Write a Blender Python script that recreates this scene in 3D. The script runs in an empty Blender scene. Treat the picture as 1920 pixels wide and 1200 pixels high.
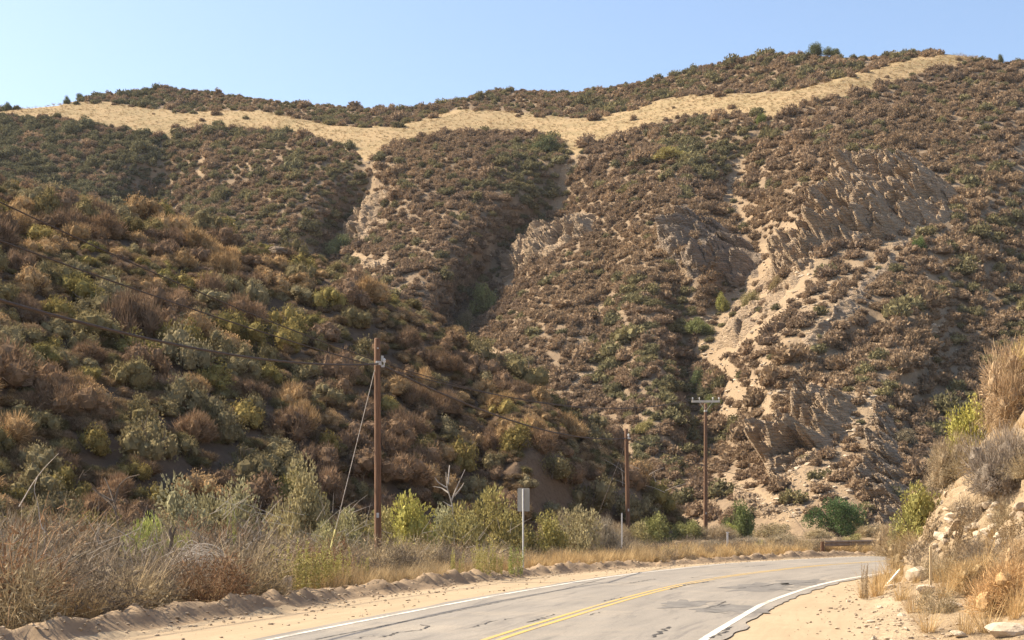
import bpy, math
import numpy as np
R = math.radians
scene = bpy.context.scene
col = scene.collection

# ------------------------------------------------------------------ camera, sky, sun, exposure
F, EYE, V0 = 2637.0, 1.8, 980.0            # focal length in photo pixels, eye height, photo row of the horizon
cam_d = bpy.data.cameras.new('camera')
cam_d.sensor_width = 36.0
cam_d.lens = F / 1920 * 36
cam_d.shift_y = (V0 - 600) / 1920
cam_d.clip_start = 0.2
cam_d.clip_end = 9000
cam = bpy.data.objects.new('camera', cam_d)
cam.location = (0, 0, EYE)
cam.rotation_euler = (R(90), 0, 0)
col.objects.link(cam)
scene.camera = cam

SUN_AZ = (-0.96, 0.28)                     # horizontal direction towards the sun
SUN_EL = R(43)
w = bpy.data.worlds.new('World')
scene.world = w
w.use_nodes = True
nt = w.node_tree
bg = nt.nodes['Background']
sky = nt.nodes.new('ShaderNodeTexSky')
sky.sky_type = 'NISHITA'
sky.sun_disc = False
sky.sun_elevation = SUN_EL
sky.sun_rotation = math.atan2(SUN_AZ[0], SUN_AZ[1])
sky.altitude = 400
sky.air_density = 1.0
sky.dust_density = 2.2
sky.ozone_density = 1.2
nt.links.new(sky.outputs[0], bg.inputs[0])
bg.inputs[1].default_value = 0.11
sun_d = bpy.data.lights.new('sun', 'SUN')
sun_d.energy = 5.0
sun_d.angle = R(0.53)
sun_d.color = (1.0, 0.88, 0.70)
sun = bpy.data.objects.new('sun', sun_d)
ch = math.cos(SUN_EL) / math.hypot(*SUN_AZ)
import mathutils
sun.rotation_euler = mathutils.Vector((SUN_AZ[0] * ch, SUN_AZ[1] * ch, math.sin(SUN_EL))).to_track_quat('Z', 'Y').to_euler()
sun.location = (-60, 40, 80)
col.objects.link(sun)
vs = scene.view_settings
vs.view_transform = 'Standard'
vs.look = 'None'
vs.exposure = 1.15
vs.gamma = 1.0
scene.render.engine = 'CYCLES'
scene.cycles.max_bounces = 5
scene.cycles.diffuse_bounces = 3
scene.cycles.glossy_bounces = 2
scene.cycles.transmission_bounces = 3
scene.cycles.transparent_max_bounces = 4
scene.cycles.volume_bounces = 0

# ------------------------------------------------------------------ numeric helpers
def _hash(ix, iy, iz, seed):
    h = (ix * 374761393 + iy * 668265263 + iz * 2147483647 + seed * 1274126177) & 0xffffffff
    h = ((h ^ (h >> 13)) * 1274126177) & 0xffffffff
    h = ((h ^ (h >> 16)) * 2246822519) & 0xffffffff
    return ((h ^ (h >> 15)) & 0xffffff) / float(0xffffff)

def vnoise(P, seed=0):
    P = np.asarray(P, float)
    i = np.floor(P).astype(np.int64)
    f = P - i
    f = f * f * (3 - 2 * f)
    out = 0
    for dx in (0, 1):
        for dy in (0, 1):
            for dz in (0, 1):
                wgt = (f[..., 0] if dx else 1 - f[..., 0]) * (f[..., 1] if dy else 1 - f[..., 1]) * (f[..., 2] if dz else 1 - f[..., 2])
                out = out + wgt * _hash(i[..., 0] + dx, i[..., 1] + dy, i[..., 2] + dz, seed)
    return out * 2 - 1

def fbm(P, scale, octaves=4, seed=0, gain=0.5):
    P = np.asarray(P, float) / scale
    a, s, t = 1.0, 0, 0
    for k in range(octaves):
        s = s + a * vnoise(P * 2.03 ** k + 17.3 * k, seed + k)
        t += a
        a *= gain
    return s / t

def sstep(a, b, x):
    t = np.clip((x - a) / (b - a), 0, 1)
    return t * t * (3 - 2 * t)

def poly_dist(u, v, pts):
    u = np.asarray(u, float); v = np.asarray(v, float)
    best = np.full(np.broadcast(u, v).shape, 1e9)
    for (ax, ay), (bx, by) in zip(pts[:-1], pts[1:]):
        dx, dy = bx - ax, by - ay
        t = np.clip(((u - ax) * dx + (v - ay) * dy) / (dx * dx + dy * dy), 0, 1)
        best = np.minimum(best, np.hypot(u - ax - dx * t, v - ay - dy * t))
    return best

def in_poly(u, v, pts):
    u = np.asarray(u, float); v = np.asarray(v, float)
    inside = np.zeros(np.broadcast(u, v).shape, bool)
    n = len(pts)
    for i in range(n):
        (x1, y1), (x2, y2) = pts[i], pts[(i + 1) % n]
        if y1 == y2: continue
        c = ((y1 > v) != (y2 > v)) & (u < (x2 - x1) * (v - y1) / (y2 - y1) + x1)
        inside ^= c
    return inside

def soft_poly(u, v, pts, soft):
    d = poly_dist(u, v, list(pts) + [pts[0]])
    d = np.where(in_poly(u, v, pts), d, -d)
    return sstep(-soft, soft, d)

def lerp_pts(pts, x):
    p = np.array(pts, float)
    return np.interp(x, p[:, 0], p[:, 1])

def at(u, v, d):
    return ((u - 960) * d / F, d, EYE + (V0 - v) * d / F)

def make_mesh(name, verts, faces, mats, attrs=None, mat_idx=None, smooth=False):
    verts = np.asarray(verts, np.float32)
    faces = np.asarray(faces, np.int32)
    k = faces.shape[1]
    m = bpy.data.meshes.new(name)
    m.vertices.add(len(verts)); m.vertices.foreach_set('co', verts.ravel())
    m.loops.add(faces.size); m.loops.foreach_set('vertex_index', faces.ravel())
    m.polygons.add(len(faces))
    m.polygons.foreach_set('loop_start', np.arange(0, faces.size, k, dtype=np.int32))
    m.polygons.foreach_set('loop_total', np.full(len(faces), k, np.int32))
    if mat_idx is not None:
        m.polygons.foreach_set('material_index', np.asarray(mat_idx, np.int32))
    m.polygons.foreach_set('use_smooth', np.full(len(faces), bool(smooth)))
    for mt in (mats if isinstance(mats, (list, tuple)) else [mats]):
        m.materials.append(mt)
    for an, (dom, val) in (attrs or {}).items():
        val = np.asarray(val, np.float32)
        if val.ndim == 1:
            a = m.attributes.new(an, 'FLOAT', dom); a.data.foreach_set('value', val)
        elif val.shape[1] == 2:
            a = m.attributes.new(an, 'FLOAT2', dom); a.data.foreach_set('vector', val.ravel())
        else:
            a = m.attributes.new(an, 'FLOAT_VECTOR', dom); a.data.foreach_set('vector', val[:, :3].ravel())
    m.update(calc_edges=True)
    m.validate()
    return m

def grid_faces(nr, nc):
    r, c = np.meshgrid(np.arange(nr - 1), np.arange(nc - 1), indexing='ij')
    a = (r * nc + c).ravel()
    return np.stack([a, a + 1, a + nc + 1, a + nc], 1)

def link(name, mesh, parent=None, loc=None, **props):
    o = bpy.data.objects.new(name, mesh)
    col.objects.link(o)
    if parent is not None: o.parent = parent
    if loc is not None: o.location = loc
    for k, v in props.items(): o[k] = v
    return o

def thing(name, label, cat, loc=(0, 0, 0), rz=0.0, group=None):
    o = bpy.data.objects.new(name, None)
    col.objects.link(o)
    o.location = loc
    o.rotation_euler = (0, 0, rz)
    o.empty_display_size = 0.3
    o['label'] = label
    o['category'] = cat
    if group: o['group'] = group
    return o

# ------------------------------------------------------------------ materials
class NT:
    def __init__(s, name):
        s.m = bpy.data.materials.new(name); s.m.use_nodes = True
        s.t = s.m.node_tree; s.t.nodes.clear()
        s.out = s.t.nodes.new('ShaderNodeOutputMaterial')
    def n(s, typ, **kw):
        nd = s.t.nodes.new('ShaderNode' + typ)
        for k, v in kw.items():
            if k.startswith('i_'):
                key = k[2:]
                nd.inputs[int(key) if key.isdigit() else key].default_value = v
            else: setattr(nd, k, v)
        return nd
    def l(s, a, b): s.t.links.new(a, b)
    def noise(s, scale, vec, detail=4, rough=0.6, dist=0.0):
        nd = s.n('TexNoise', i_Scale=scale, i_Detail=detail, i_Roughness=rough, i_Distortion=dist)
        s.l(vec, nd.inputs['Vector']); return nd.outputs['Fac']
    def ramp(s, fac, stops):
        nd = s.n('ValToRGB'); e = nd.color_ramp.elements
        while len(e) < len(stops): e.new(0.5)
        for el, (p, c) in zip(e, stops):
            el.position = p; el.color = (c if len(c) == 4 else (*c, 1)) if not isinstance(c, float) else (c, c, c, 1)
        s.l(fac, nd.inputs[0]); return nd.outputs[0]
    def mix(s, fac, a, b, mode='MIX'):
        nd = s.n('Mix', data_type='RGBA', blend_type=mode)
        for val, idx in ((fac, 0), (a, 6), (b, 7)):
            if hasattr(val, 'is_linked') or hasattr(val, 'links'): s.l(val, nd.inputs[idx])
            else: nd.inputs[idx].default_value = val if isinstance(val, (int, float)) else (*val, 1)
        return nd.outputs[2]
    def math(s, op, a, b=0.0):
        nd = s.n('Math', operation=op)
        for val, idx in ((a, 0), (b, 1)):
            if hasattr(val, 'links'): s.l(val, nd.inputs[idx])
            else: nd.inputs[idx].default_value = val
        return nd.outputs[0]
    def attr(s, name, typ='GEOMETRY'):
        return s.n('Attribute', attribute_name=name, attribute_type=typ)
    def bump(s, h, strength, dist):
        nd = s.n('Bump', i_Strength=strength, i_Distance=dist)
        s.l(h, nd.inputs['Height']); return nd.outputs[0]
    def principled(s, color, rough=0.9, normal=None, metal=0.0, spec=0.3):
        p = s.n('BsdfPrincipled', i_Roughness=rough, i_Metallic=metal)
        p.inputs['Specular IOR Level'].default_value = spec
        if hasattr(color, 'links'): s.l(color, p.inputs['Base Color'])
        else: p.inputs['Base Color'].default_value = (*color, 1)
        if hasattr(rough, 'links'): s.l(rough, p.inputs['Roughness'])
        if normal is not None: s.l(normal, p.inputs['Normal'])
        s.l(p.outputs[0], s.out.inputs[0]); return s.m

def mat_foliage(name, trans=0.3):
    t = NT(name)
    tint = t.attr('tint', 'INSTANCER').outputs['Color']
    sh = t.attr('shade').outputs['Fac']
    c = t.mix(1.0, tint, t.n('CombineColor').outputs[0], 'MULTIPLY')
    cc = t.t.nodes[-1]
    comb = [x for x in t.t.nodes if x.bl_idname == 'ShaderNodeCombineColor'][0]
    for i in range(3): t.l(sh, comb.inputs[i])
    d = t.n('BsdfDiffuse'); t.l(c, d.inputs[0])
    tr = t.n('BsdfTranslucent'); t.l(c, tr.inputs[0])
    mx = t.n('MixShader', i_0=trans)
    t.l(d.outputs[0], mx.inputs[1]); t.l(tr.outputs[0], mx.inputs[2])
    t.l(mx.outputs[0], t.out.inputs[0])
    return t.m

def mat_simple(name, c1, c2, scale, rough=0.9, bump=0.0, bdist=0.02, detail=5):
    t = NT(name)
    co = t.n('TexCoord').outputs['Object']
    f = t.noise(scale, co, detail, 0.65)
    c = t.ramp(f, [(0.3, c1), (0.7, c2)])
    nrm = t.bump(f, bump, bdist) if bump else None
    return t.principled(c, rough, nrm)

def mat_rock(name, a, b, c):
    t = NT(name)
    co = t.n('TexCoord').outputs['Object']
    f1 = t.noise(0.35, co, 5, 0.6, 0.4)
    mp = t.n('Mapping'); mp.inputs['Rotation'].default_value = (0.5, 0.35, 0.3); mp.inputs['Scale'].default_value = (0.5, 0.6, 3.2)
    t.l(co, mp.inputs[0])
    f2 = t.noise(1.1, mp.outputs[0], 6, 0.7)
    f3 = t.noise(5.0, co, 5, 0.7)
    col1 = t.ramp(f1, [(0.35, a), (0.62, b)])
    col2 = t.mix(t.ramp(f2, [(0.52, 0.0), (0.66, 0.75)]), col1, c)
    col3 = t.mix(t.ramp(f3, [(0.3, 0.35), (0.55, 0.0)]), col2, tuple(x * 0.45 for x in a))
    vo = t.n('TexVoronoi', feature='DISTANCE_TO_EDGE', i_Scale=0.9); t.l(mp.outputs[0], vo.inputs['Vector'])
    h = t.math('ADD', t.math('ADD', t.math('MULTIPLY', f2, 1.2), f3), t.math('MULTIPLY', t.math('MINIMUM', vo.outputs['Distance'], 0.12), 5.0))
    return t.principled(col3, 0.95, t.bump(h, 1.0, 0.5), spec=0.1)

def mat_soil_hill(name, soil_a, soil_b, litter, grass_a=None, grass_b=None):
    """bare / grass vertex masks choose between leaf litter, bare soil and dry golden grass"""
    t = NT(name)
    co = t.n('TexCoord').outputs['Object']
    big = t.noise(0.08, co, 5, 0.6)
    mid = t.noise(0.7, co, 6, 0.7)
    fine = t.noise(4.5, co, 5, 0.75)
    soil = t.mix(big, soil_a, soil_b)
    soil = t.mix(t.ramp(fine, [(0.38, 0.5), (0.56, 0.0)]), soil, tuple(x * 0.55 for x in soil_a))
    lit = t.mix(t.ramp(mid, [(0.45, 0.0), (0.62, 0.7)]), litter, soil_a)
    bare = t.attr('bare').outputs['Fac']
    bm = t.ramp(t.math('ADD', bare, t.math('MULTIPLY', t.math('SUBTRACT', mid, 0.5), 0.7)), [(0.35, 0.0), (0.6, 1.0)])
    c = t.mix(bm, lit, soil)
    h = t.math('ADD', mid, t.math('MULTIPLY', fine, 0.5))
    if grass_a:
        mp = t.n('Mapping'); mp.inputs['Scale'].default_value = (1.0, 1.0, 2.0); t.l(co, mp.inputs[0])
        gf = t.noise(0.11, mp.outputs[0], 8, 0.75, 1.2)
        gs = t.noise(2.2, co, 5, 0.8)
        g = t.mix(t.ramp(gf, [(0.42, 0.0), (0.6, 1.0)]), grass_a, grass_b)
        g = t.mix(t.ramp(gs, [(0.36, 0.45), (0.54, 0.0)]), g, tuple(x * 0.6 for x in grass_a))
        gm = t.attr('grass').outputs['Fac']
        c = t.mix(t.ramp(t.math('ADD', gm, t.math('MULTIPLY', t.math('SUBTRACT', mid, 0.5), 0.5)), [(0.42, 0.0), (0.58, 1.0)]), c, g)
    return t.principled(c, 0.98, t.bump(h, 0.8, 0.25), spec=0.05)

M = {}
M['leaf'] = mat_foliage('foliage_leaf', 0.2)
M['dry'] = mat_foliage('dry_stem', 0.2)
M['bark'] = mat_simple('bark', (0.10, 0.075, 0.055), (0.22, 0.17, 0.125), 9, 0.95, 0.5)
M['dead_wood'] = mat_simple('dead_wood', (0.33, 0.28, 0.23), (0.5, 0.44, 0.37), 7, 0.95, 0.3)
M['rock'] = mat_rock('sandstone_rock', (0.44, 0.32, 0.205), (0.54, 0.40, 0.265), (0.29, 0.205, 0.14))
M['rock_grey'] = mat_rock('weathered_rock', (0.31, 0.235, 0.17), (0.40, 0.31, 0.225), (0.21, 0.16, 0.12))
M['rock_pale'] = mat_rock('pale_stone', (0.37, 0.275, 0.185), (0.50, 0.38, 0.265), (0.26, 0.19, 0.135))
M['far'] = mat_soil_hill('far_hill_soil', (0.28, 0.203, 0.128), (0.335, 0.245, 0.156), (0.20, 0.145, 0.096), (0.375, 0.268, 0.148), (0.275, 0.21, 0.112))
M['near'] = mat_soil_hill('near_hill_soil', (0.165, 0.112, 0.072), (0.21, 0.145, 0.095), (0.12, 0.082, 0.055))  # dark brown earth, bare soil darkened further to stand for the cut bank's shade
M['bank'] = mat_soil_hill('bank_soil', (0.30, 0.22, 0.135), (0.37, 0.275, 0.175), (0.22, 0.155, 0.095), (0.36, 0.275, 0.175), (0.41, 0.315, 0.21))

# ------------------------------------------------------------------ road alignment (plan view)
_C = [(911, 1200), (980, 1182), (1080, 1151), (1128, 1136), (1206, 1114), (1284, 1095), (1362, 1081), (1441, 1071), (1519, 1062), (1581, 1057), (1644, 1053)]
_cx = [(u - 960) * EYE / (v - V0) for u, v in _C]
_cy = [F * EYE / (v - V0) for u, v in _C]
pts = [(-9.0, -40.0), (-6.6, -20.0), (-4.3, -2.0), (-2.2, 11.0)] + list(zip(_cx, _cy))
hd = R(33)
x, y = pts[-1]
for k in range(34):
    hd += R(2.1)
    x += 2.5 * math.sin(hd); y += 2.5 * math.cos(hd)
    pts.append((x, y))
pts = np.array(pts)
arc = np.r_[0, np.cumsum(np.hypot(*np.diff(pts, axis=0).T))]
DS = 0.2
ss = np.arange(0, arc[-1], DS)
cl = np.c_[np.interp(ss, arc, pts[:, 0]), np.interp(ss, arc, pts[:, 1])]
ker = np.hanning(63); ker /= ker.sum()
pad = np.pad(cl, ((31, 31), (0, 0)), mode='reflect', reflect_type='odd')
cl = np.c_[np.convolve(pad[:, 0], ker, 'valid'), np.convolve(pad[:, 1], ker, 'valid')]
tg = np.gradient(cl, axis=0); tg /= np.hypot(*tg.T)[:, None]
nr_ = np.c_[tg[:, 1], -tg[:, 0]]                      # right-hand normal
depth_of = cl[:, 1]
turn = np.arange(len(cl))
S22 = float(ss[np.argmin(np.abs(cl[:, 1] - 22))])      # station where the road is 22 m in front of the camera
st = ss - S22                                          # station measured from there
WL = np.interp(st, [0, 18, 30, 40, 60], [3.32, 3.35, 3.75, 4.3, 4.4])
WR = np.interp(st, [0, 10, 20, 30, 60], [3.15, 3.3, 3.75, 4.2, 4.3])
SHL = np.interp(st, [-30, 0, 20, 28, 40, 55], [2.9, 2.75, 2.6, 2.1, 1.1, 0.85])
SHR = np.interp(st, [-30, -8, 0, 12, 22, 34, 80], [4.6, 3.4, 2.5, 2.2, 1.3, 0.8, 0.8])
FO = np.interp(st, [-30, -5, 5, 11, 16, 21, 28, 36, 80], [12, 9.5, 7.4, 5.4, 3.2, 2.2, 1.6, 1.2, 1.2])   # offset of the foot of the steep bank face

def rd(i, o):
    """plan position of station index i at offset o from the centre line (right positive)"""
    return cl[i] + nr_[i] * o

def so_of(X, Y):
    X = np.atleast_1d(np.asarray(X, float)); Y = np.atleast_1d(np.asarray(Y, float))
    idx = np.empty(len(X), int); off = np.empty(len(X))
    for a in range(0, len(X), 4000):
        dx = X[a:a + 4000, None] - cl[None, :, 0]; dy = Y[a:a + 4000, None] - cl[None, :, 1]
        j = np.argmin(dx * dx + dy * dy, 1)
        idx[a:a + 4000] = j
        k = np.arange(len(j))
        off[a:a + 4000] = dx[k, j] * nr_[j, 0] + dy[k, j] * nr_[j, 1]
    return idx, off

def profile_z(i, o, X, Y):
    """height of the ground beside the road"""
    P = np.stack([X, Y, np.zeros_like(X)], -1)
    eL = -o - WL[i]; eR = o - WR[i]
    n1 = fbm(P, 1.6, 4, 5); n2 = fbm(P, 0.42, 3, 9)
    b = eL - SHL[i]
    wob = 0.28 * fbm(P, 2.2, 3, 21)
    n3 = fbm(P, 0.16, 3, 25)
    berm = (0.13 + 0.10 * fbm(P, 7.0, 2, 28)) * np.exp(-((b - 0.55 + wob) / 0.36) ** 2) * (0.85 + 0.5 * n1 + 0.7 * n2) + sstep(0.0, 0.7, b + wob) * (0.12 + 0.12 * n2 + 0.05 * n1 + 0.10 * n3)
    zl = np.where(eL > 0.3, 0.012 * n2 * sstep(0.3, 0.8, eL) + berm + sstep(4, 14, b) * 0.5, 0)
    wr_ = 0.5 * fbm(P, 2.6, 2, 33)
    tal = np.clip((eR - SHR[i]) / np.maximum(FO[i] - SHR[i], 0.3), 0, 1) * np.clip(0.28 * (FO[i] - SHR[i]), 0.35, 1.0)
    r = eR - FO[i] + wr_
    bh = np.interp(r, [0, 0.5, 1.0, 1.5, 3.0, 5.5, 9, 14, 24, 38], [0, 0.8, 1.8, 2.6, 4.6, 7.0, 9.3, 11.5, 13.5, 12])
    rough = sstep(0.0, 1.2, eR - SHR[i]) * (0.20 * n1 + 0.09 * n2 + 0.04 * n3)
    zr = np.where(eR > 0.2, 0.012 * n2 * sstep(0.2, 0.8, eR) + tal + bh + rough, 0)
    return np.where(o < 0, zl, zr) - 0.012

# ------------------------------------------------------------------ near hillside (left)
CREST = [(-700, 300), (-200, 345), (0, 372), (100, 392), (200, 418), (300, 428), (400, 455), (480, 478), (560, 497), (640, 520), (700, 555), (760, 585), (830, 617),
         (880, 655), (930, 688), (1000, 742), (1060, 778), (1110, 800), (1150, 842), (1200, 886), (1240, 930), (1270, 968), (1300, 995), (1330, 1018), (1400, 1030)]
D0 = [(-700, 26), (0, 40), (300, 48), (600, 60), (800, 68), (950, 76), (1100, 86), (1250, 94), (1300, 96), (1400, 98)]
D1 = [(-700, 85), (0, 104), (400, 108), (640, 108), (900, 106), (1100, 103), (1250, 100), (1300, 99), (1400, 101)]
def hill_z(X, Y):
    X = np.asarray(X, float); Y = np.maximum(np.asarray(Y, float), 1.0)
    u = 960 + F * X / Y
    d0 = lerp_pts(D0, u); d1 = lerp_pts(D1, u)
    zc = np.maximum(EYE + (V0 - lerp_pts(CREST, u)) * d1 / F, 0)
    t = (Y - d0) / np.maximum(d1 - d0, 0.5)
    cut = sstep(880, 1010, u)                      # the cut bank near the tip rises steeply
    p_s = np.interp(t, [0, .15, .5, .85, 1.0], [0, .12, .50, .88, 1.0])
    p_c = np.interp(t, [0, .06, .25, .6, 1.0], [0, .10, .55, .82, 1.0])
    rise = p_s * (1 - cut) + p_c * cut
    back = 1 - 0.95 * sstep(0.0, 52.0, Y - d1)
    z = zc * np.where(t < 1, np.clip(rise, 0, 1), back)
    P = np.stack([X, Y, np.zeros_like(X)], -1)
    m = sstep(0, 3.5, zc) * sstep(0.0, 0.12, t)
    z = z + m * (1.5 * fbm(P, 17, 3, 41) + 0.5 * fbm(P, 4.0, 3, 44))
    gl = sstep(0.5, 0.95, 0.5 + 0.5 * np.sin(u / 42.0 + 2.2 * fbm(P, 20, 2, 50))) * cut
    z = z - gl * m * 0.9 * sstep(0.1, 0.4, t) * (1 - sstep(0.8, 1.0, t))
    return np.where(t < 0, -0.6, z)

def ground_z(X, Y):
    X = np.atleast_1d(np.asarray(X, float)); Y = np.atleast_1d(np.asarray(Y, float))
    i, o = so_of(X, Y)
    return np.maximum(profile_z(i, o, X, Y), hill_z(X, Y))

# mesh of the near hillside: columns are bearings, rows go away from the road
us = np.arange(-520, 1345, 6.0)
tt = np.r_[np.linspace(-0.03, 1.0, 120), np.linspace(1.0, 2.2, 26)[1:]]
U, T = np.meshgrid(us, tt)
d0 = lerp_pts(D0, U); d1 = lerp_pts(D1, U)
YY = np.where(T < 1, d0 + (d1 - d0) * T, d1 + (T - 1) * 46)
XX = (U - 960) * YY / F
ZZ = hill_z(XX, YY)
V3 = np.stack([XX, YY, ZZ], -1).reshape(-1, 3)
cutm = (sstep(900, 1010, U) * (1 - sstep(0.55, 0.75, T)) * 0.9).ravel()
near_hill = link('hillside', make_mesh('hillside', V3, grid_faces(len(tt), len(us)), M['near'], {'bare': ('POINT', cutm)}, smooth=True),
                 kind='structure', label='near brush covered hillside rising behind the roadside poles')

# ------------------------------------------------------------------ ground, road and verges
t_ = NT('ground_dirt')
co = t_.n('TexCoord').outputs['Object']
base_m = t_.principled(t_.ramp(t_.noise(0.2, co, 6, 0.7), [(0.35, (0.26, 0.19, 0.12)), (0.65, (0.40, 0.30, 0.19))]), 0.98, spec=0.05)
gs = 3000.0
xs = np.r_[-gs, -600, np.linspace(-200, 200, 9), 600, gs]
gx, gy = np.meshgrid(xs, xs)
link('ground', make_mesh('ground', np.stack([gx, gy, np.full_like(gx, -0.9)], -1).reshape(-1, 3), grid_faces(len(xs), len(xs)), base_m),
     kind='structure', label='flat dry ground of the valley floor')

def strip(name, offs_fn, mat, n_off, zfn, i0=0, i1=None, step=1, **props):
    idx = np.arange(i0, i1 if i1 else len(cl), step)
    lo, hi = offs_fn(idx)
    f = np.linspace(0, 1, n_off) if np.isscalar(n_off) else n_off
    O = lo[:, None] + (hi - lo)[:, None] * f[None, :]
    X = cl[idx, 0][:, None] + nr_[idx, 0][:, None] * O
    Y = cl[idx, 1][:, None] + nr_[idx, 1][:, None] * O
    I = np.repeat(idx[:, None], O.shape[1], 1)
    Z = zfn(I, O, X, Y)
    uvw = np.stack([O.ravel(), st[I].ravel()], 1)
    uvw = np.c_[uvw, np.zeros(len(uvw))]
    me = make_mesh(name, np.stack([X, Y, Z], -1).reshape(-1, 3), grid_faces(len(idx), O.shape[1])[:, ::-1] if False else grid_faces(len(idx), O.shape[1]), mat, {'rd': ('POINT', uvw)}, smooth=True)
    return link(name, me, **props)

def mat_asphalt():
    t = NT('worn_asphalt')
    rdv = t.attr('rd').outputs['Vector']
    co = t.n('TexCoord').outputs['Object']
    mp = t.n('Mapping'); mp.inputs['Scale'].default_value = (1.0, 0.10, 1); t.l(rdv, mp.inputs[0])
    s1 = t.noise(1.5, mp.outputs[0], 5, 0.65, 0.3)
    mp2 = t.n('Mapping'); mp2.inputs['Scale'].default_value = (2.2, 0.22, 1); mp2.inputs['Rotation'].default_value = (0, 0, 0.12); t.l(rdv, mp2.inputs[0])
    s2 = t.noise(1.0, mp2.outputs[0], 6, 0.72, 0.8)
    fine = t.noise(24, co, 5, 0.85)
    c = t.ramp(s1, [(0.32, (0.215, 0.19, 0.158)), (0.68, (0.29, 0.255, 0.21))])
    c = t.mix(t.ramp(s2, [(0.52, 0.0), (0.66, 0.8)]), c, (0.145, 0.13, 0.115))
    dirt = t.noise(0.28, co, 5, 0.7)
    c = t.mix(t.ramp(dirt, [(0.5, 0.0), (0.75, 0.5)]), c, (0.44, 0.36, 0.26))
    c = t.mix(t.ramp(fine, [(0.38, 0.55), (0.55, 0.0)]), c, (0.14, 0.128, 0.112))
    return t.principled(c, 0.85, t.bump(fine, 0.35, 0.01), spec=0.25)
M['asphalt'] = mat_asphalt()
road = strip('road', lambda i: (-WL[i] - 0.30 - 0.12 * fbm(np.c_[i * DS, i * 0, i * 0], 2.0, 3, 3), WR[i] + 0.32 + 0.2 * fbm(np.c_[i * DS, i * 0 + 9, i * 0], 1.4, 3, 4)),
             M['asphalt'], 15, lambda I, O, X, Y: 0.006 + 0 * X, kind='structure', label='curving two lane asphalt road with patched cracks')

def mat_paint(name, c, worn):
    t = NT(name)
    co = t.n('TexCoord').outputs['Object']
    f = t.noise(6.0, co, 6, 0.75)
    g = t.noise(0.45, co, 4, 0.6)
    k = t.ramp(t.math('ADD', f, t.math('MULTIPLY', t.math('SUBTRACT', g, 0.5), 0.7)), [(0.50, 0.0), (0.64, worn)])
    return t.principled(t.mix(k, c, (0.27, 0.24, 0.20)), 0.8, spec=0.2)
M['white_paint'] = mat_paint('white_road_paint', (0.60, 0.56, 0.48), 0.85)
M['yellow_paint'] = mat_paint('yellow_road_paint', (0.50, 0.33, 0.10), 0.8)
Zp = lambda I, O, X, Y: 0.011 + 0 * X
for nm, fo, mt in (('white_edge_line', lambda i: (-WL[i] - 0.06, -WL[i] + 0.06), 'white_paint'), ('white_edge_line', lambda i: (WR[i] - 0.07, WR[i] + 0.07), 'white_paint'),
                   ('yellow_centre_line', lambda i: (-0.16 + 0 * i, -0.06 + 0 * i), 'yellow_paint'), ('yellow_centre_line', lambda i: (0.06 + 0 * i, 0.16 + 0 * i), 'yellow_paint')):
    o_ = strip(nm, fo, M[mt], 2, Zp)
    o_.parent = road

# tar patches and cracks lying on the asphalt
M['tar'] = mat_simple('tar_crack', (0.035, 0.032, 0.03), (0.09, 0.082, 0.075), 5, 0.8)
M['patch'] = mat_simple('asphalt_patch', (0.085, 0.078, 0.07), (0.22, 0.2, 0.175), 2.5, 0.85, detail=8)
rngc = np.random.default_rng(5)
def gpt(u, v):
    return np.array(((u - 960) * EYE / (v - V0), F * EYE / (v - V0)))
def crack(path_uv, wid, z=0.0135, mat='tar', name='crack', jag=0.035):
    P = np.array([gpt(*p) for p in path_uv])
    a = np.r_[0, np.cumsum(np.hypot(*np.diff(P, axis=0).T))]
    n = max(4, int(a[-1] / 0.12))
    q = np.linspace(0, a[-1], n)
    L = np.c_[np.interp(q, a, P[:, 0]), np.interp(q, a, P[:, 1])]
    g = np.gradient(L, axis=0); g /= np.hypot(*g.T)[:, None] + 1e-9
    nn = np.c_[-g[:, 1], g[:, 0]]
    L = L + nn * (rngc.normal(0, jag, n)[:, None])
    ww = 0.7 * wid * rngc.uniform(0.25, 1.3, n); ww[0] = ww[-1] = 0.005
    A = L + nn * ww[:, None]; B = L - nn * ww[:, None]
    vv = np.concatenate([np.c_[A, np.full(n, z)], np.c_[B, np.full(n, z)]])
    fc = [[k, k + n, k + n + 1, k + 1] for k in range(n - 1)]
    return link(name, make_mesh(name, vv, fc, M[mat]), parent=road)
for path, wd in (([(1220, 1196), (1240, 1187), (1252, 1176)], 0.05), ([(665, 1199), (700, 1192)], 0.03), ([(712, 1196), (745, 1188), (790, 1182), (805, 1175), (785, 1172)], 0.03),
                 ([(985, 1168), (1010, 1163), (1040, 1152)], 0.035), ([(1255, 1106), (1290, 1096), (1340, 1090)], 0.05), ([(1130, 1128), (1170, 1120)], 0.03),
                 ([(1320, 1142), (1345, 1136), (1360, 1128)], 0.04), ([(1322, 1146), (1350, 1150), (1400, 1152)], 0.03),
                 ([(1380, 1104), (1430, 1100), (1450, 1096)], 0.05), ([(1470, 1098), (1500, 1094), (1535, 1091)], 0.06), ([(1440, 1106), (1470, 1107), (1495, 1109)], 0.05),
                 ([(1180, 1094), (1230, 1086)], 0.04), ([(1290, 1084), (1320, 1082)], 0.05), ([(880, 1178), (915, 1168), (960, 1160)], 0.02), ([(1340, 1140), (1370, 1133)], 0.03),
                 ([(1100, 1155), (1128, 1148)], 0.02), ([(1390, 1064), (1440, 1060)], 0.05), ([(1330, 1198), (1352, 1190), (1362, 1180), (1372, 1176)], 0.04)):
    crack(path, wd)
crack([(590, 1200), (680, 1182), (800, 1158), (900, 1137), (1000, 1117), (1060, 1105), (1100, 1094), (1135, 1085)], 0.03, jag=0.004, mat='patch')
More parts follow.
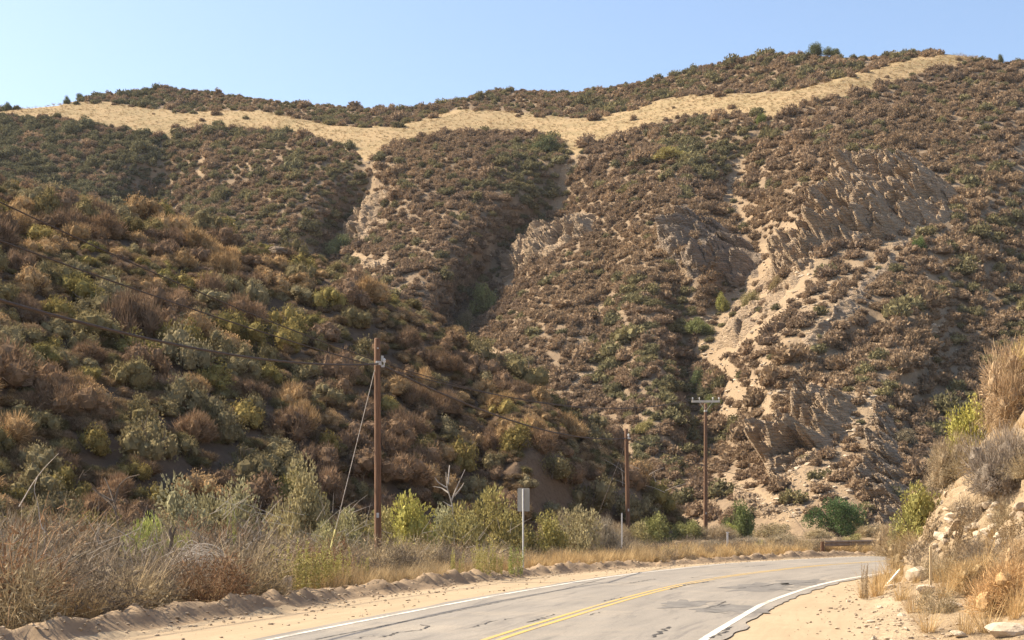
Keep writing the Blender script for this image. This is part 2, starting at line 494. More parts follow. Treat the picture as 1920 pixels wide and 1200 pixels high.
for (u, v, a, b) in ((1375, 1141, 1.0, 1.3), (1430, 1101, 1.3, 2.3), (1280, 1133, 0.7, 1.4), (1510, 1092, 1.0, 1.8)):
    c0 = gpt(u, v); k_, _o = so_of([c0[0]], [c0[1]]); tdir = tg[k_[0]]; ndir = nr_[k_[0]]
    th = np.linspace(0, 2 * np.pi, 26)[:-1]
    rr = 1 + 0.28 * rngc.normal(0, 1, 25)
    ring = c0 + np.outer(np.cos(th) * a * 0.75 * rr, ndir) + np.outer(np.sin(th) * b * rr, tdir)
    vv = np.r_[np.c_[ring, np.full(25, 0.0095)], [[*c0, 0.0095]]]
    link('tar_patch', make_mesh('tar_patch', vv, [[k, (k + 1) % 25, 25] for k in range(25)], M['patch']), parent=road)

def mat_dirt(name, a, b, dark):
    t = NT(name)
    co = t.n('TexCoord').outputs['Object']
    rdv = t.attr('rd').outputs['Vector']
    mp = t.n('Mapping'); mp.inputs['Scale'].default_value = (1.4, 0.16, 1); t.l(rdv, mp.inputs[0])
    trk = t.noise(1.6, mp.outputs[0], 5, 0.65)
    f = t.noise(1.1, co, 6, 0.7)
    peb = t.noise(16, co, 4, 0.75)
    c = t.mix(f, a, b)
    c = t.mix(t.ramp(trk, [(0.35, 0.4), (0.6, 0.0)]), c, tuple(x * 0.8 for x in a))
    c = t.mix(t.ramp(peb, [(0.30, 0.6), (0.42, 0.0)]), c, dark)
    h = t.math('ADD', t.math('MULTIPLY', peb, 0.35), trk)
    return t.principled(c, 0.97, t.bump(h, 0.5, 0.04), spec=0.08)
M['shoulder'] = mat_dirt('sandy_shoulder', (0.34, 0.255, 0.16), (0.42, 0.325, 0.215), (0.22, 0.16, 0.105))
M['berm'] = mat_dirt('berm_dirt', (0.26, 0.185, 0.115), (0.36, 0.26, 0.165), (0.13, 0.09, 0.06))
M['verge'] = mat_dirt('verge_dirt', (0.20, 0.145, 0.09), (0.29, 0.21, 0.13), (0.10, 0.07, 0.05))
fo = lambda I, O, X, Y: profile_z(I, O, X, Y)
strip('dirt_shoulder', lambda i: (-WL[i] - SHL[i] - 0.05, -WL[i] - 0.12), M['shoulder'], 14, fo, kind='structure', label='sandy shoulder between the road edge and the low dirt berm')
strip('berm', lambda i: (-WL[i] - SHL[i] - 2.6, -WL[i] - SHL[i] - 0.05), M['berm'], 44, fo, kind='structure', label='low crumbly dirt berm along the outer side of the road')
strip('verge', lambda i: (-WL[i] - SHL[i] - 34, -WL[i] - SHL[i] - 2.6), M['verge'], 40, fo, kind='structure', label='brushy verge beyond the dirt berm')
i_end = int(np.argmin(np.abs(st - 75)))
strip('dirt_shoulder', lambda i: (WR[i] + 0.1, WR[i] + SHR[i] - 0.1), M['shoulder'], 14, fo, i1=i_end, kind='structure', label='sandy pull-out shoulder at the foot of the crumbling bank')

# right bank, rougher where it is steep
def bank_z(I, O, X, Y):
    return profile_z(I, O, X, Y)
idx = np.arange(int(np.argmin(np.abs(st + 26))), i_end)
o0, o1 = SHR[idx][:, None], FO[idx][:, None]
offs = np.concatenate([o0 - 0.1 + (o1 - 0.4 - o0) * np.linspace(0, 1, 26)[None], o1 - 0.4 + np.linspace(0, 3.0, 44)[None, 1:], o1 + 2.6 + np.linspace(0, 22, 36)[None, 1:]], 1)
O = WR[idx][:, None] + offs
X = cl[idx, 0][:, None] + nr_[idx, 0][:, None] * O
Y = cl[idx, 1][:, None] + nr_[idx, 1][:, None] * O
I = np.repeat(idx[:, None], O.shape[1], 1)
Z = profile_z(I, O, X, Y)
P3 = np.stack([X, Y, Z], -1)
rr = offs - o1
face = sstep(-0.6, 0.3, rr) * (1 - sstep(1.6, 2.6, rr))
lump = 0.8 * fbm(P3, 0.8, 4, 71) + 0.8 * np.abs(fbm(P3, 0.45, 3, 75)) - 0.2
P3[..., 0] -= nr_[I, 0] * face * lump * 0.8
P3[..., 1] -= nr_[I, 1] * face * lump * 0.8
link('bank', make_mesh('bank', P3.reshape(-1, 3), grid_faces(len(idx), offs.shape[1]), M['bank'], {'bare': ('POINT', (0.55 + 0.5 * face).ravel()), 'grass': ('POINT', (1 - sstep(0.1, 1.3, offs - o0)).ravel())}, smooth=True),
     kind='structure', label='crumbling tan earth bank on the inner side of the bend')

# ------------------------------------------------------------------ far hills
SKY = [(-320, 205), (0, 204), (60, 203), (110, 198), (170, 182), (240, 171), (310, 165), (380, 171), (450, 181), (520, 191), (600, 197), (690, 203), (760, 202), (830, 196), (880, 182), (920, 172),
       (980, 169), (1060, 174), (1100, 171), (1200, 154), (1280, 137), (1380, 111), (1450, 99), (1510, 104), (1580, 108), (1680, 104), (1730, 97), (1780, 102), (1830, 108), (1880, 118), (1920, 115), (2240, 95)]
UP = [(-320, 218), (0, 212), (20, 205), (60, 201), (130, 192), (200, 193), (280, 204), (340, 210), (420, 208), (490, 207), (560, 222), (620, 234), (690, 238), (740, 237), (800, 222), (860, 207), (930, 207), (980, 212),
      (1050, 221), (1120, 221), (1180, 208), (1240, 188), (1290, 180), (1340, 177), (1420, 177), (1480, 171), (1540, 157), (1620, 134), (1700, 113), (1760, 103), (1800, 102), (1850, 110), (2240, 100)]
LO = [(-320, 232), (0, 220), (100, 222), (180, 232), (250, 245), (300, 256), (318, 274), (335, 252), (400, 241), (470, 239), (560, 253), (640, 272), (690, 302), (720, 282), (780, 260), (850, 247), (930, 250), (1000, 252),
      (1050, 262), (1080, 296), (1110, 270), (1180, 250), (1240, 228), (1300, 218), (1380, 218), (1420, 213), (1447, 229), (1470, 211), (1530, 193), (1600, 175), (1680, 153), (1760, 130), (1810, 117), (1850, 112), (2240, 90)]
GUL = [([(1447, 225), (1400, 300), (1375, 370), (1410, 470), (1400, 520), (1355, 590), (1330, 680), (1345, 760), (1340, 830)], 26, 75),
       ([(1080, 290), (1060, 330), (1045, 390), (985, 440), (940, 510), (890, 590), (850, 650), (800, 760), (760, 1010)], 30, 62),
       ([(690, 298), (685, 340), (670, 390), (640, 450), (600, 520), (560, 700), (540, 1010)], 34, 68),
       ([(318, 272), (300, 330), (280, 390), (240, 500), (200, 1010)], 28, 60),
       ([(2010, 200), (1980, 420), (1930, 560), (1900, 660), (1860, 800)], 18, 110),
       ([(1250, 430), (1265, 520), (1275, 650), (1295, 760)], 9, 32), ([(885, 470), (875, 560), (835, 605)], 12, 34),
       ([(1690, 540), (1600, 640), (1500, 760), (1420, 880)], 6, 40), ([(450, 300), (470, 380), (520, 460)], 7, 40), ([(150, 260), (130, 340)], 7, 40),
       ([(1760, 460), (1800, 560), (1780, 680), (1720, 780)], 7, 45), ([(820, 300), (800, 380), (760, 460)], 5, 35), ([(1180, 300), (1150, 420), (1120, 560), (1130, 700)], 5, 40)]
_bv = np.array([100, 180, 230, 300, 400, 500, 600, 700, 800, 900, 1010], float)
_bd = {150: [430, 385, 352, 325, 298, 276, 256, 238, 220, 205, 190], 900: [410, 360, 325, 288, 260, 238, 219, 202, 186, 172, 160], 1600: [318, 285, 262, 240, 213, 192, 173, 157, 142, 128, 118]}
def far_depth(u, v):
    L, Mi, Rr = (np.interp(v, _bv, _bd[k]) for k in (150, 900, 1600))
    a = sstep(150, 900, u); b = sstep(900, 1600, u)
    d = (L * (1 - a) + Mi * a) * (1 - b) + Rr * b
    for pl, A, wd in GUL:
        d = d + 0.72 * A * np.exp(-(poly_dist(u, v, pl) / wd) ** 2) * sstep(-25, 130, v - pl[0][1])
    d = d + 16 * sstep(-3, 7, lerp_pts(UP, u) - v)
    return d
def FAR(u, v):
    u = np.asarray(u, float); v = np.asarray(v, float)
    d = far_depth(u, v)
    P = np.stack([(u - 960) * d / F, d, EYE + (V0 - v) * d / F], -1)
    gr = sstep(-4, 4, v - lerp_pts(UP, u)) * sstep(-4, 4, lerp_pts(LO, u) - v)
    amp = 1 - 0.75 * gr
    top = sstep(0, 14, v - lerp_pts(SKY, u))
    n = (5.5 * fbm(P, 34, 3, 101) + 2.0 * fbm(P * np.array([1.6, 1, 0.8]), 10, 3, 105)) * amp + 0.5 * fbm(P, 3.0, 3, 109)
    d = d + n * (0.2 + 0.8 * top)
    return np.stack([(u - 960) * d / F, d, EYE + (V0 - v) * d / F], -1)

BARE_LINES = [([(318, 272), (300, 310), (292, 340)], 7), ([(385, 300), (375, 340), (365, 352)], 4), ([(690, 298), (688, 330), (692, 370), (665, 420), (650, 452)], 12), ([(692, 370), (722, 362)], 7),
              ([(670, 480), (700, 500), (722, 488)], 10), ([(1080, 292), (1065, 320), (1050, 370), (1042, 385)], 11), ([(1110, 415), (1060, 430), (1000, 460), (950, 510), (945, 530)], 20), ([(915, 450), (922, 500)], 9),
              ([(880, 620), (905, 608)], 7), ([(1385, 300), (1370, 370), (1402, 405)], 16), ([(1510, 440), (1440, 500), (1390, 560), (1352, 620), (1345, 652)], 36), ([(1530, 500), (1450, 590), (1375, 650)], 24), ([(1590, 660), (1500, 700), (1430, 770)], 9), ([(1650, 460), (1560, 540), (1500, 600)], 9),
              ([(1700, 440), (1640, 520), (1560, 590), (1515, 640)], 17), ([(1340, 660), (1362, 700), (1385, 740), (1372, 770)], 20), ([(1480, 640), (1420, 720), (1390, 760)], 9), ([(1910, 290), (1925, 345)], 14),
              ([(1380, 905), (1420, 945), (1480, 960)], 22), ([(1250, 420), (1320, 450), (1400, 500)], 26), ([(1490, 310), (1500, 325)], 6), ([(1740, 520), (1760, 600), (1740, 640)], 7), ([(430, 420), (415, 440)], 7),
              ([(460, 310), (470, 330)], 6), ([(1090, 710), (1120, 690)], 10), ([(860, 590), (900, 560)], 8)]
BARE_POLYS = [[(1600, 295), (1720, 300), (1790, 370), (1790, 412), (1720, 430), (1650, 450), (1560, 450), (1500, 450), (1520, 380)],
              [(1440, 830), (1510, 750), (1570, 735), (1640, 730), (1690, 790), (1680, 830), (1705, 880), (1700, 975), (1640, 990), (1600, 930), (1500, 920), (1430, 880)]]
def far_masks(u, v):
    P = np.stack([u, v, 0 * u], -1)
    wob = 14 * fbm(P, 26, 3, 131)
    uu, vv = u + wob, v + 10 * fbm(P, 22, 3, 137)
    bare = np.zeros(u.shape)
    for pl, wd in BARE_LINES:
        bare = np.maximum(bare, 1 - sstep(wd * 0.6, wd * 1.5, poly_dist(uu, vv, pl)))
    for pg in BARE_POLYS:
        bare = np.maximum(bare, soft_poly(uu, vv, pg, 14))
    e = 6.0 * fbm(P, 12, 4, 141)
    grass = sstep(-3, 2, v + e - lerp_pts(UP, u)) * sstep(-3, 3, lerp_pts(LO, u) - v - e) * (1 - sstep(1830, 1860, u))
    sparse = sstep(1330, 1480, u) * sstep(230, 330, v) * 0.5      # soil shows between the shrubs of the right-hand slope
    sparse = np.maximum(sparse, 0.35 * sstep(850, 950, u) * sstep(550, 650, v))
    return bare, grass, sparse

us = np.arange(-300, 2232, 5.0)
tt = np.r_[np.linspace(0, 1, 215)]
U, T = np.meshgrid(us, tt)
skyv = np.repeat(lerp_pts(SKY, us)[None, :], len(tt), 0)
VV = 1012 + (skyv - 1012) * T
Pf = FAR(U, VV)
bare, grass, sparse = far_masks(U, VV)
last = Pf[-1]
back = []
for dd, dz in ((4, 0.2), (12, -1.5), (30, -8), (60, -22), (120, -60)):
    q = last.copy(); k = (q[:, 1] + dd) / q[:, 1]
    q[:, 0] *= k; q[:, 1] += dd; q[:, 2] += dz
    back.append(q)
Pf = np.concatenate([Pf, np.array(back)], 0)
zer = np.zeros((5, len(us)))
bare_all = np.concatenate([np.maximum(bare, sparse * 0.95), zer]); grass_all = np.concatenate([grass, zer])
link('hills', make_mesh('hills', Pf.reshape(-1, 3), grid_faces(Pf.shape[0], len(us)), M['far'], {'bare': ('POINT', bare_all.ravel()), 'grass': ('POINT', grass_all.ravel())}, smooth=True),
     kind='structure', label='brush covered hills with a band of golden grass below the ridge')

# ------------------------------------------------------------------ vegetation prototypes
def unit(a): return a / (np.linalg.norm(a, axis=-1, keepdims=True) + 1e-9)

def lobes_dome(rng, k, flat=0.75, spread=0.62, rmin=0.32, rmax=0.55):
    c = []
    for i in range(k):
        a = rng.uniform(0, 2 * np.pi); r = spread * math.sqrt(rng.uniform(0, 1))
        z = flat * rng.uniform(0.15, 0.8) * (1 - 0.55 * (r / spread) ** 2)
        c.append((r * math.cos(a), r * math.sin(a), z, rng.uniform(rmin, rmax)))
    return np.array(c)

def crown_points(rng, lob, n, shell=0.55):
    j = rng.choice(len(lob), n, p=lob[:, 3] ** 2 / (lob[:, 3] ** 2).sum())
    d = unit(rng.normal(0, 1, (n, 3)))
    r = lob[j, 3] * (shell + (1 - shell) * rng.uniform(0, 1, n) ** 0.6)
    p = lob[j, :3] + d * r[:, None]
    p[:, 2] = np.where(p[:, 2] < 0.02, 0.02 + rng.uniform(0, 0.25, n), p[:, 2])
    return p, d, j

def tri_tufts(rng, p, dirs, length, width):
    n = len(p)
    side = unit(np.cross(dirs, unit(rng.normal(0, 1, (n, 3)))))
    L = (length * rng.uniform(0.6, 1.35, n))[:, None]; W = (width * rng.uniform(0.6, 1.3, n))[:, None]
    a = p - side * W; b = p + side * W; c = p + dirs * L
    v = np.stack([a, b, c], 1).reshape(-1, 3)
    return v, np.arange(3 * n).reshape(-1, 3)

def tri_leaves(rng, p, dirs, length, width):
    """diamond leaves of two triangles with a fold"""
    n = len(p)
    side = unit(np.cross(dirs, unit(rng.normal(0, 1, (n, 3)))))
    nn = np.cross(dirs, side)
    L = (length * rng.uniform(0.6, 1.35, n))[:, None]; W = (width * rng.uniform(0.7, 1.3, n))[:, None]
    a = p; b = p + dirs * L * 0.5 + side * W + nn * W * 0.3; c = p + dirs * L; d = p + dirs * L * 0.5 - side * W + nn * W * 0.3
    v = np.stack([a, b, c, d], 1).reshape(-1, 3)
    k = np.arange(n) * 4
    f = np.concatenate([np.stack([k, k + 1, k + 2], 1), np.stack([k, k + 2, k + 3], 1)])
    return v, f

def blades(rng, n, base_r, length, width, lean, curve, seg=3):
    """curved tapering blades rising from around the origin"""
    a = rng.uniform(0, 2 * np.pi, n); r = base_r * np.sqrt(rng.uniform(0, 1, n))
    b0 = np.c_[r * np.cos(a), r * np.sin(a), np.zeros(n)]
    az = a + rng.normal(0, 0.7, n)
    ln = lean * np.abs(rng.normal(0.7, 0.45, n))
    L = length * rng.uniform(0.45, 1.15, n)
    cv = curve * rng.uniform(0.2, 1.3, n)
    side = np.c_[-np.sin(az + rng.normal(0, 0.6, n)), np.cos(az), rng.normal(0, 0.2, n)]
    V = []; p = b0.copy()
    for k in range(seg + 1):
        t = k / seg
        wd = width * (1 - 0.85 * t)
        V += [p - side * wd, p + side * wd]
        ang = ln + cv * t
        p = p + (L / seg)[:, None] * np.c_[np.sin(ang) * np.cos(az), np.sin(ang) * np.sin(az), np.cos(ang)]
    V = np.stack(V, 1)
    m = V.shape[1]
    base = (np.arange(n) * m)[:, None]
    F_ = []
    for k in range(seg):
        F_ += [base + np.array([2 * k, 2 * k + 1, 2 * k + 3]), base + np.array([2 * k, 2 * k + 3, 2 * k + 2])]
    return V.reshape(-1, 3), np.stack(F_, 1).reshape(-1, 3), np.repeat(np.arange(n), 2 * seg)

def tube(path, r0, r1, sides=5):
    path = np.asarray(path, float); n = len(path)
    g = unit(np.gradient(path, axis=0))
    ref = np.where(np.abs(g[:, 2:3]) > 0.9, np.array([[1., 0, 0]]), np.array([[0, 0, 1.]]))
    s1 = unit(np.cross(g, ref)); s2 = np.cross(g, s1)
    rad = np.linspace(r0, r1, n)
    th = np.arange(sides) * 2 * np.pi / sides
    V = path[:, None, :] + rad[:, None, None] * (np.cos(th)[None, :, None] * s1[:, None, :] + np.sin(th)[None, :, None] * s2[:, None, :])
    F_ = []
    for k in range(n - 1):
        for q in range(sides):
            a = k * sides + q; b = k * sides + (q + 1) % sides
            F_ += [(a, b, b + sides), (a, b + sides, a + sides)]
    return V.reshape(-1, 3), np.array(F_)

def join(parts):
    V, F_, Sh, Mi = [], [], [], []
    off = 0
    for v, f, sh, mi in parts:
        V.append(v); F_.append(np.asarray(f) + off); off += len(v)
        Sh.append(np.broadcast_to(sh, len(f))); Mi.append(np.full(len(f), mi))
    return np.concatenate(V), np.concatenate(F_), np.concatenate(Sh), np.concatenate(Mi)

def finish(name, parts, mats):
    V, F_, Sh, Mi = join(parts)
    return make_mesh(name, V, F_, mats, {'shade': ('FACE', Sh)}, Mi)

def stems(rng, n, length, rad, spread, wig=0.12, sides=4, kids=0):
    out = []
    for k in range(n):
        a = rng.uniform(0, 2 * np.pi); ln = spread * rng.uniform(0.2, 1)
        L = length * rng.uniform(0.6, 1.1)
        d = np.array([math.sin(ln) * math.cos(a), math.sin(ln) * math.sin(a), math.cos(ln)])
        p = np.array([rng.normal(0, 0.06), rng.normal(0, 0.06), -0.05]); path = [p]
        for q in range(5):
            d = unit(d + rng.normal(0, wig, 3)); p = p + d * L / 5; path.append(p)
        out.append(tube(path, rad, rad * 0.3, sides))
        for c in range(kids):
            q = rng.integers(2, 5); p = path[q]; d2 = unit(d + rng.normal(0, 0.6, 3)); sub = [p]
            for z in range(3):
                d2 = unit(d2 + rng.normal(0, wig * 1.5, 3)); p = p + d2 * L * 0.16; sub.append(p)
            out.append(tube(sub, rad * 0.5, rad * 0.15, 3))
    V, F_ = [], []; o = 0
    for v, f in out:
        V.append(v); F_.append(f + o); o += len(v)
    return np.concatenate(V), np.concatenate(F_)

def leaf_dirs(rng, d, up=0.5, jit=0.55):
    return unit(d + np.array([0, 0, up]) + rng.normal(0, jit, d.shape))

def shr(rng, n, a=0.62, b=1.4): return rng.uniform(a, b, n)

def _ico(sub):
    import bmesh
    bm = bmesh.new(); bmesh.ops.create_icosphere(bm, subdivisions=sub, radius=1.0)
    V_ = np.array([v.co[:] for v in bm.verts]); F_ = np.array([[v.index for v in f.verts] for f in bm.faces]); bm.free()
    return V_, F_
ICO = {1: _ico(1), 2: _ico(2)}
def cores(rng, lob, k, sub=2):
    """solid core added inside each lobe to block light and darken its sides"""
    V0_, F0_ = ICO[sub]; V_, F_, o = [], [], 0
    for c in lob:
        v = V0_ * c[3] * k * (1 + rng.normal(0, 0.12, (len(V0_), 1))) + c[:3]
        v[:, 2] = np.maximum(v[:, 2], -0.05)
        V_.append(v); F_.append(F0_ + o); o += len(v)
    V_ = np.concatenate(V_); F_ = np.concatenate(F_)
    return (V_, F_, rng.uniform(0.7, 1.1, len(F_)), 0)

def proto_far(seed, fl=0.75, n=440, k=6):
    rng = np.random.default_rng(seed)
    lob = lobes_dome(rng, k, fl, 0.55, 0.38, 0.58)
    p, d, j = crown_points(rng, lob, n, 0.5)
    v, f = tri_tufts(rng, p, leaf_dirs(rng, d, 0.35, 0.4), 0.19, 0.085)
    return [(v, f, shr(rng, len(f)), 0), cores(rng, lob, 0.72, 1)]

def proto_brush(seed, n=3600, k=9, ln=0.2, wd=0.013, fl=0.85, up=0.7, core=0.66):
    rng = np.random.default_rng(seed)
    lob = lobes_dome(rng, k, fl, 0.66, 0.28, 0.5)
    p, d, j = crown_points(rng, lob, n, 0.3)
    v, f = tri_tufts(rng, p, leaf_dirs(rng, d, up, 0.35), ln, wd)
    lsh = rng.uniform(0.8, 1.2, len(lob))
    sv, sf = stems(rng, 7, 0.8, 0.02, 0.9, kids=2)
    return [(v, f, shr(rng, len(f)) * lsh[j], 0), cores(rng, lob, core), (sv, sf, 1.0, 1)]

def proto_leafy(seed, n=1500, k=11, leaf=0.085, lw=0.03, fl=0.95, spread=0.66, r=(0.24, 0.44), core=0.6):
    rng = np.random.default_rng(seed)
    lob = lobes_dome(rng, k, fl, spread, *r)
    p, d, j = crown_points(rng, lob, n, 0.35)
    v, f = tri_leaves(rng, p, leaf_dirs(rng, d, 0.5, 0.6), leaf, lw)
    lsh = rng.uniform(0.78, 1.25, len(lob))
    sh = shr(rng, n, 0.6, 1.35) * lsh[j]
    sv, sf = stems(rng, 7, 0.85, 0.024, 0.8, kids=3)
    return [(v, f, np.r_[sh, sh], 0), (sv, sf, 1.0, 1)] + ([cores(rng, lob, core)] if core else [])

def proto_grass(seed, n=46, length=0.55, base=0.13, lean=0.45, curve=0.7, width=0.006):
    rng = np.random.default_rng(seed)
    v, f, b = blades(rng, n, base, length, width, lean, curve)
    return [(v, f, shr(rng, n, 0.65, 1.3)[b], 0)]

def proto_drybush(seed, n=260, length=1.0, base=0.3, lean=0.85, curve=1.1, width=0.0045, fuzz=1500):
    """tangled dead stems with fine dry twigs"""
    rng = np.random.default_rng(seed)
    v, f, b = blades(rng, n, base, length, width, lean, curve, 4)
    lob = lobes_dome(rng, 8, 0.8, 0.5, 0.25, 0.42)
    p, d, j = crown_points(rng, lob, fuzz, 0.1)
    v2, f2 = tri_tufts(rng, p, leaf_dirs(rng, d, 0.3, 0.8), 0.11, 0.009)
    bsh = np.where(rng.uniform(0, 1, n) < 0.28, rng.uniform(1.4, 1.9, n), rng.uniform(0.5, 1.0, n))
    return [(v, f, bsh[b], 0), (v2, f2, shr(rng, len(f2), 0.45, 1.0), 0)]

def proto_stalk(seed, n=16, h=1.1):
    """upright leafy weed stalks"""
    rng = np.random.default_rng(seed)
    parts = []
    for k in range(n):
        b = np.array([rng.normal(0, 0.2), rng.normal(0, 0.16), 0])
        L = h * rng.uniform(0.55, 1.1); tl = rng.normal(0, 0.1, 2)
        path = [b + np.array([tl[0] * t * L, tl[1] * t * L + 0.05 * math.sin(3 * t), t * L]) for t in np.linspace(0, 1, 5)]
        v, f = tube(path, 0.007, 0.003, 3)
        parts.append((v, f, 1.1, 0))
        m = int(90 * L)
        t = rng.uniform(0.08, 1, m)
        p = np.array(path[0]) + t[:, None] * (np.array(path[-1]) - np.array(path[0]))
        a = rng.uniform(0, 2 * np.pi, m)
        d = unit(np.c_[np.cos(a), np.sin(a), rng.uniform(0.1, 1.1, m)])
        v, f = tri_leaves(rng, p, d, 0.075, 0.011)
        sh = shr(rng, m); parts.append((v, f, np.r_[sh, sh], 0))
    return parts

def build(name, fn, seeds, mats, **kw):
    return [finish(name, fn(s, **kw), mats) for s in seeds]
LM = [M['leaf'], M['bark']]; DM = [M['dry'], M['bark']]
PR = {}
PR['far'] = build('shrub_far', proto_far, range(10, 20), LM)
PR['far_leafy'] = build('shrub_far_leafy', proto_leafy, range(30, 34), LM, n=420, leaf=0.17, lw=0.06, k=8, fl=0.85)
PR['brush'] = build('shrub', proto_brush, range(40, 49), LM)
PR['fuzzy'] = build('shrub_fuzzy', proto_brush, range(50, 57), LM, n=3400, ln=0.12, wd=0.014, k=14, up=0.5)
PR['crisp'] = build('shrub_crisp', proto_leafy, range(160, 170), LM, n=2600, leaf=0.062, lw=0.021, k=15, fl=0.95, spread=0.7, r=(0.2, 0.4), core=0.68)
PR['leafy'] = build('shrub_leafy', proto_leafy, range(60, 67), LM)
PR['grass'] = build('grass_tuft', proto_grass, range(70, 77), DM)
PR['drybush'] = build('dry_bush', proto_drybush, range(80, 87), DM)
PR['stalk'] = build('weed_stalks', proto_stalk, range(90, 94), DM)
PR['plume'] = build('plume_grass', proto_grass, range(95, 99), DM, n=130, length=0.9, base=0.16, lean=0.7, curve=0.5, width=0.006)

# ------------------------------------------------------------------ scattering masses with geometry nodes
def scatter(name, P, scale, rotz, idx, tint, meshes, tilt=None, **props):
    n = len(P)
    me = bpy.data.meshes.new(name)
    me.vertices.add(n); me.vertices.foreach_set('co', np.asarray(P, np.float32).ravel())
    a = me.attributes.new('sc', 'FLOAT_VECTOR', 'POINT'); a.data.foreach_set('vector', np.asarray(scale, np.float32).ravel())
    rot = np.zeros((n, 3), np.float32)
    if tilt is not None: rot[:, :2] = tilt
    rot[:, 2] = rotz
    a = me.attributes.new('rot', 'FLOAT_VECTOR', 'POINT'); a.data.foreach_set('vector', rot.ravel())
    a = me.attributes.new('pick', 'INT', 'POINT'); a.data.foreach_set('value', np.asarray(idx, np.int32))
    a = me.attributes.new('tint', 'FLOAT_VECTOR', 'POINT'); a.data.foreach_set('vector', np.asarray(tint, np.float32).ravel())
    pc = bpy.data.collections.new(name + '_kinds')
    for k, m in enumerate(meshes):
        pc.objects.link(bpy.data.objects.new('%s_kind_%02d' % (name, k), m))
    ng = bpy.data.node_groups.new(name + '_scatter', 'GeometryNodeTree')
    ng.interface.new_socket('Geometry', in_out='INPUT', socket_type='NodeSocketGeometry')
    ng.interface.new_socket('Geometry', in_out='OUTPUT', socket_type='NodeSocketGeometry')
    N = ng.nodes.new
    gi, go = N('NodeGroupInput'), N('NodeGroupOutput')
    ci = N('GeometryNodeCollectionInfo'); ci.inputs['Collection'].default_value = pc
    ci.inputs['Separate Children'].default_value = True; ci.inputs['Reset Children'].default_value = True
    ip = N('GeometryNodeInstanceOnPoints'); ip.inputs['Pick Instance'].default_value = True
    def na(nm, typ):
        x = N('GeometryNodeInputNamedAttribute'); x.data_type = typ; x.inputs['Name'].default_value = nm
        return x.outputs['Attribute']
    L = ng.links.new
    L(gi.outputs[0], ip.inputs['Points']); L(ci.outputs[0], ip.inputs['Instance'])
    L(na('pick', 'INT'), ip.inputs['Instance Index'])
    e2r = N('FunctionNodeEulerToRotation'); L(na('rot', 'FLOAT_VECTOR'), e2r.inputs[0]); L(e2r.outputs[0], ip.inputs['Rotation'])
    L(na('sc', 'FLOAT_VECTOR'), ip.inputs['Scale'])
    L(ip.outputs[0], go.inputs[0])
    o = link(name, me, kind='stuff', **props)
    md = o.modifiers.new('scatter', 'NODES'); md.node_group = ng
    return o

def thin(P, r, limit=None):
    """keep points that are at least r apart (first come first kept)"""
    cell = float(np.max(r)) + 1e-6
    g = {}; keep = []
    for i, (x, y, z) in enumerate(P):
        cx, cy, cz = int(x // cell), int(y // cell), int(z // cell)
        ok = True; ri2 = r[i] * r[i]
        for a in (-1, 0, 1):
            for b in (-1, 0, 1):
                for c in (-1, 0, 1):
                    for q in g.get((cx + a, cy + b, cz + c), ()):
                        dx, dy, dz = q[0] - x, q[1] - y, q[2] - z
                        if dx * dx + dy * dy + dz * dz < ri2:
                            ok = False; break
                    if not ok: break
                if not ok: break
            if not ok: break
        if ok:
            g.setdefault((cx, cy, cz), []).append((x, y, z)); keep.append(i)
            if limit and len(keep) >= limit: break
    return np.array(keep, int)

BROWN = np.array([0.262, 0.182, 0.116]); PURP = np.array([0.202, 0.146, 0.104]); TAN = np.array([0.385, 0.275, 0.152])
OLIVE = np.array([0.215, 0.182, 0.09]); SAGE = np.array([0.25, 0.22, 0.135]); DGREEN = np.array([0.115, 0.115, 0.07]); GOLD = np.array([0.36, 0.29, 0.115]); GREEN = np.array([0.24, 0.215, 0.085])

rng = np.random.default_rng(1)
n = 90000
u = rng.uniform(-230, 2150, n)
f = rng.uniform(0, 1, n) ** 0.55                 # more candidates high up, where the slope is farther away
skyu = lerp_pts(SKY, u)
v = 1000 + (skyu + 1.0 - 1000) * f
crest_u = np.where(u < 1300, lerp_pts(CREST, u), 1e4)
ok = v < np.minimum(crest_u + 25, 1000)
u, v = u[ok], v[ok]
bare, grass, sparse = far_masks(u, v)
inb = np.maximum(soft_poly(u, v, BARE_POLYS[0], 10), soft_poly(u, v, BARE_POLYS[1], 10))
dens = (1 - (0.94 - 0.34 * inb) * bare) * (1 - 0.997 * grass) * (1 - 0.25 * sparse)
ok = rng.uniform(0, 1, len(u)) < dens
u, v, sparse, bare = u[ok], v[ok], sparse[ok], bare[ok]
P = FAR(u, v)
patchy = fbm(P, 9, 3, 201)
r = np.clip(1.62 + 1.1 * patchy + 0.2 * sparse, 0.95, 2.9) * (0.84 + 0.16 * sstep(1150, 1400, u))
k = thin(P, r)
u, v, P, r, sparse, bare = u[k], v[k], P[k], r[k], sparse[k], bare[k]
n = len(u)
g_reg = np.full(n, 0.10)
g_reg = np.where(u < 310, 0.62, g_reg)
g_reg = np.where((u >= 310) & (u < 690), 0.42, g_reg)
g_reg = np.maximum(g_reg, 0.75 * soft_poly(u, v, [(980, 250), (1070, 260), (1075, 320), (1040, 400), (980, 420), (940, 330)], 30))
g_reg = np.maximum(g_reg, 0.50 * soft_poly(u, v, [(1150, 560), (1260, 500), (1340, 560), (1340, 860), (1200, 860), (1120, 700)], 40))
g_reg = np.maximum(g_reg, 0.55 * soft_poly(u, v, [(1210, 240), (1420, 220), (1420, 300), (1330, 350), (1230, 320)], 25))
g_reg = np.maximum(g_reg, 0.35 * (v < lerp_pts(UP, u)))
g_reg = np.maximum(g_reg, 0.22 * ((u > 1780) & (v > 300)))
for pl, A, wd in GUL[:4]:
    g_reg = np.maximum(g_reg, 0.55 * np.exp(-(poly_dist(u, v, pl) / 22.0) ** 2))
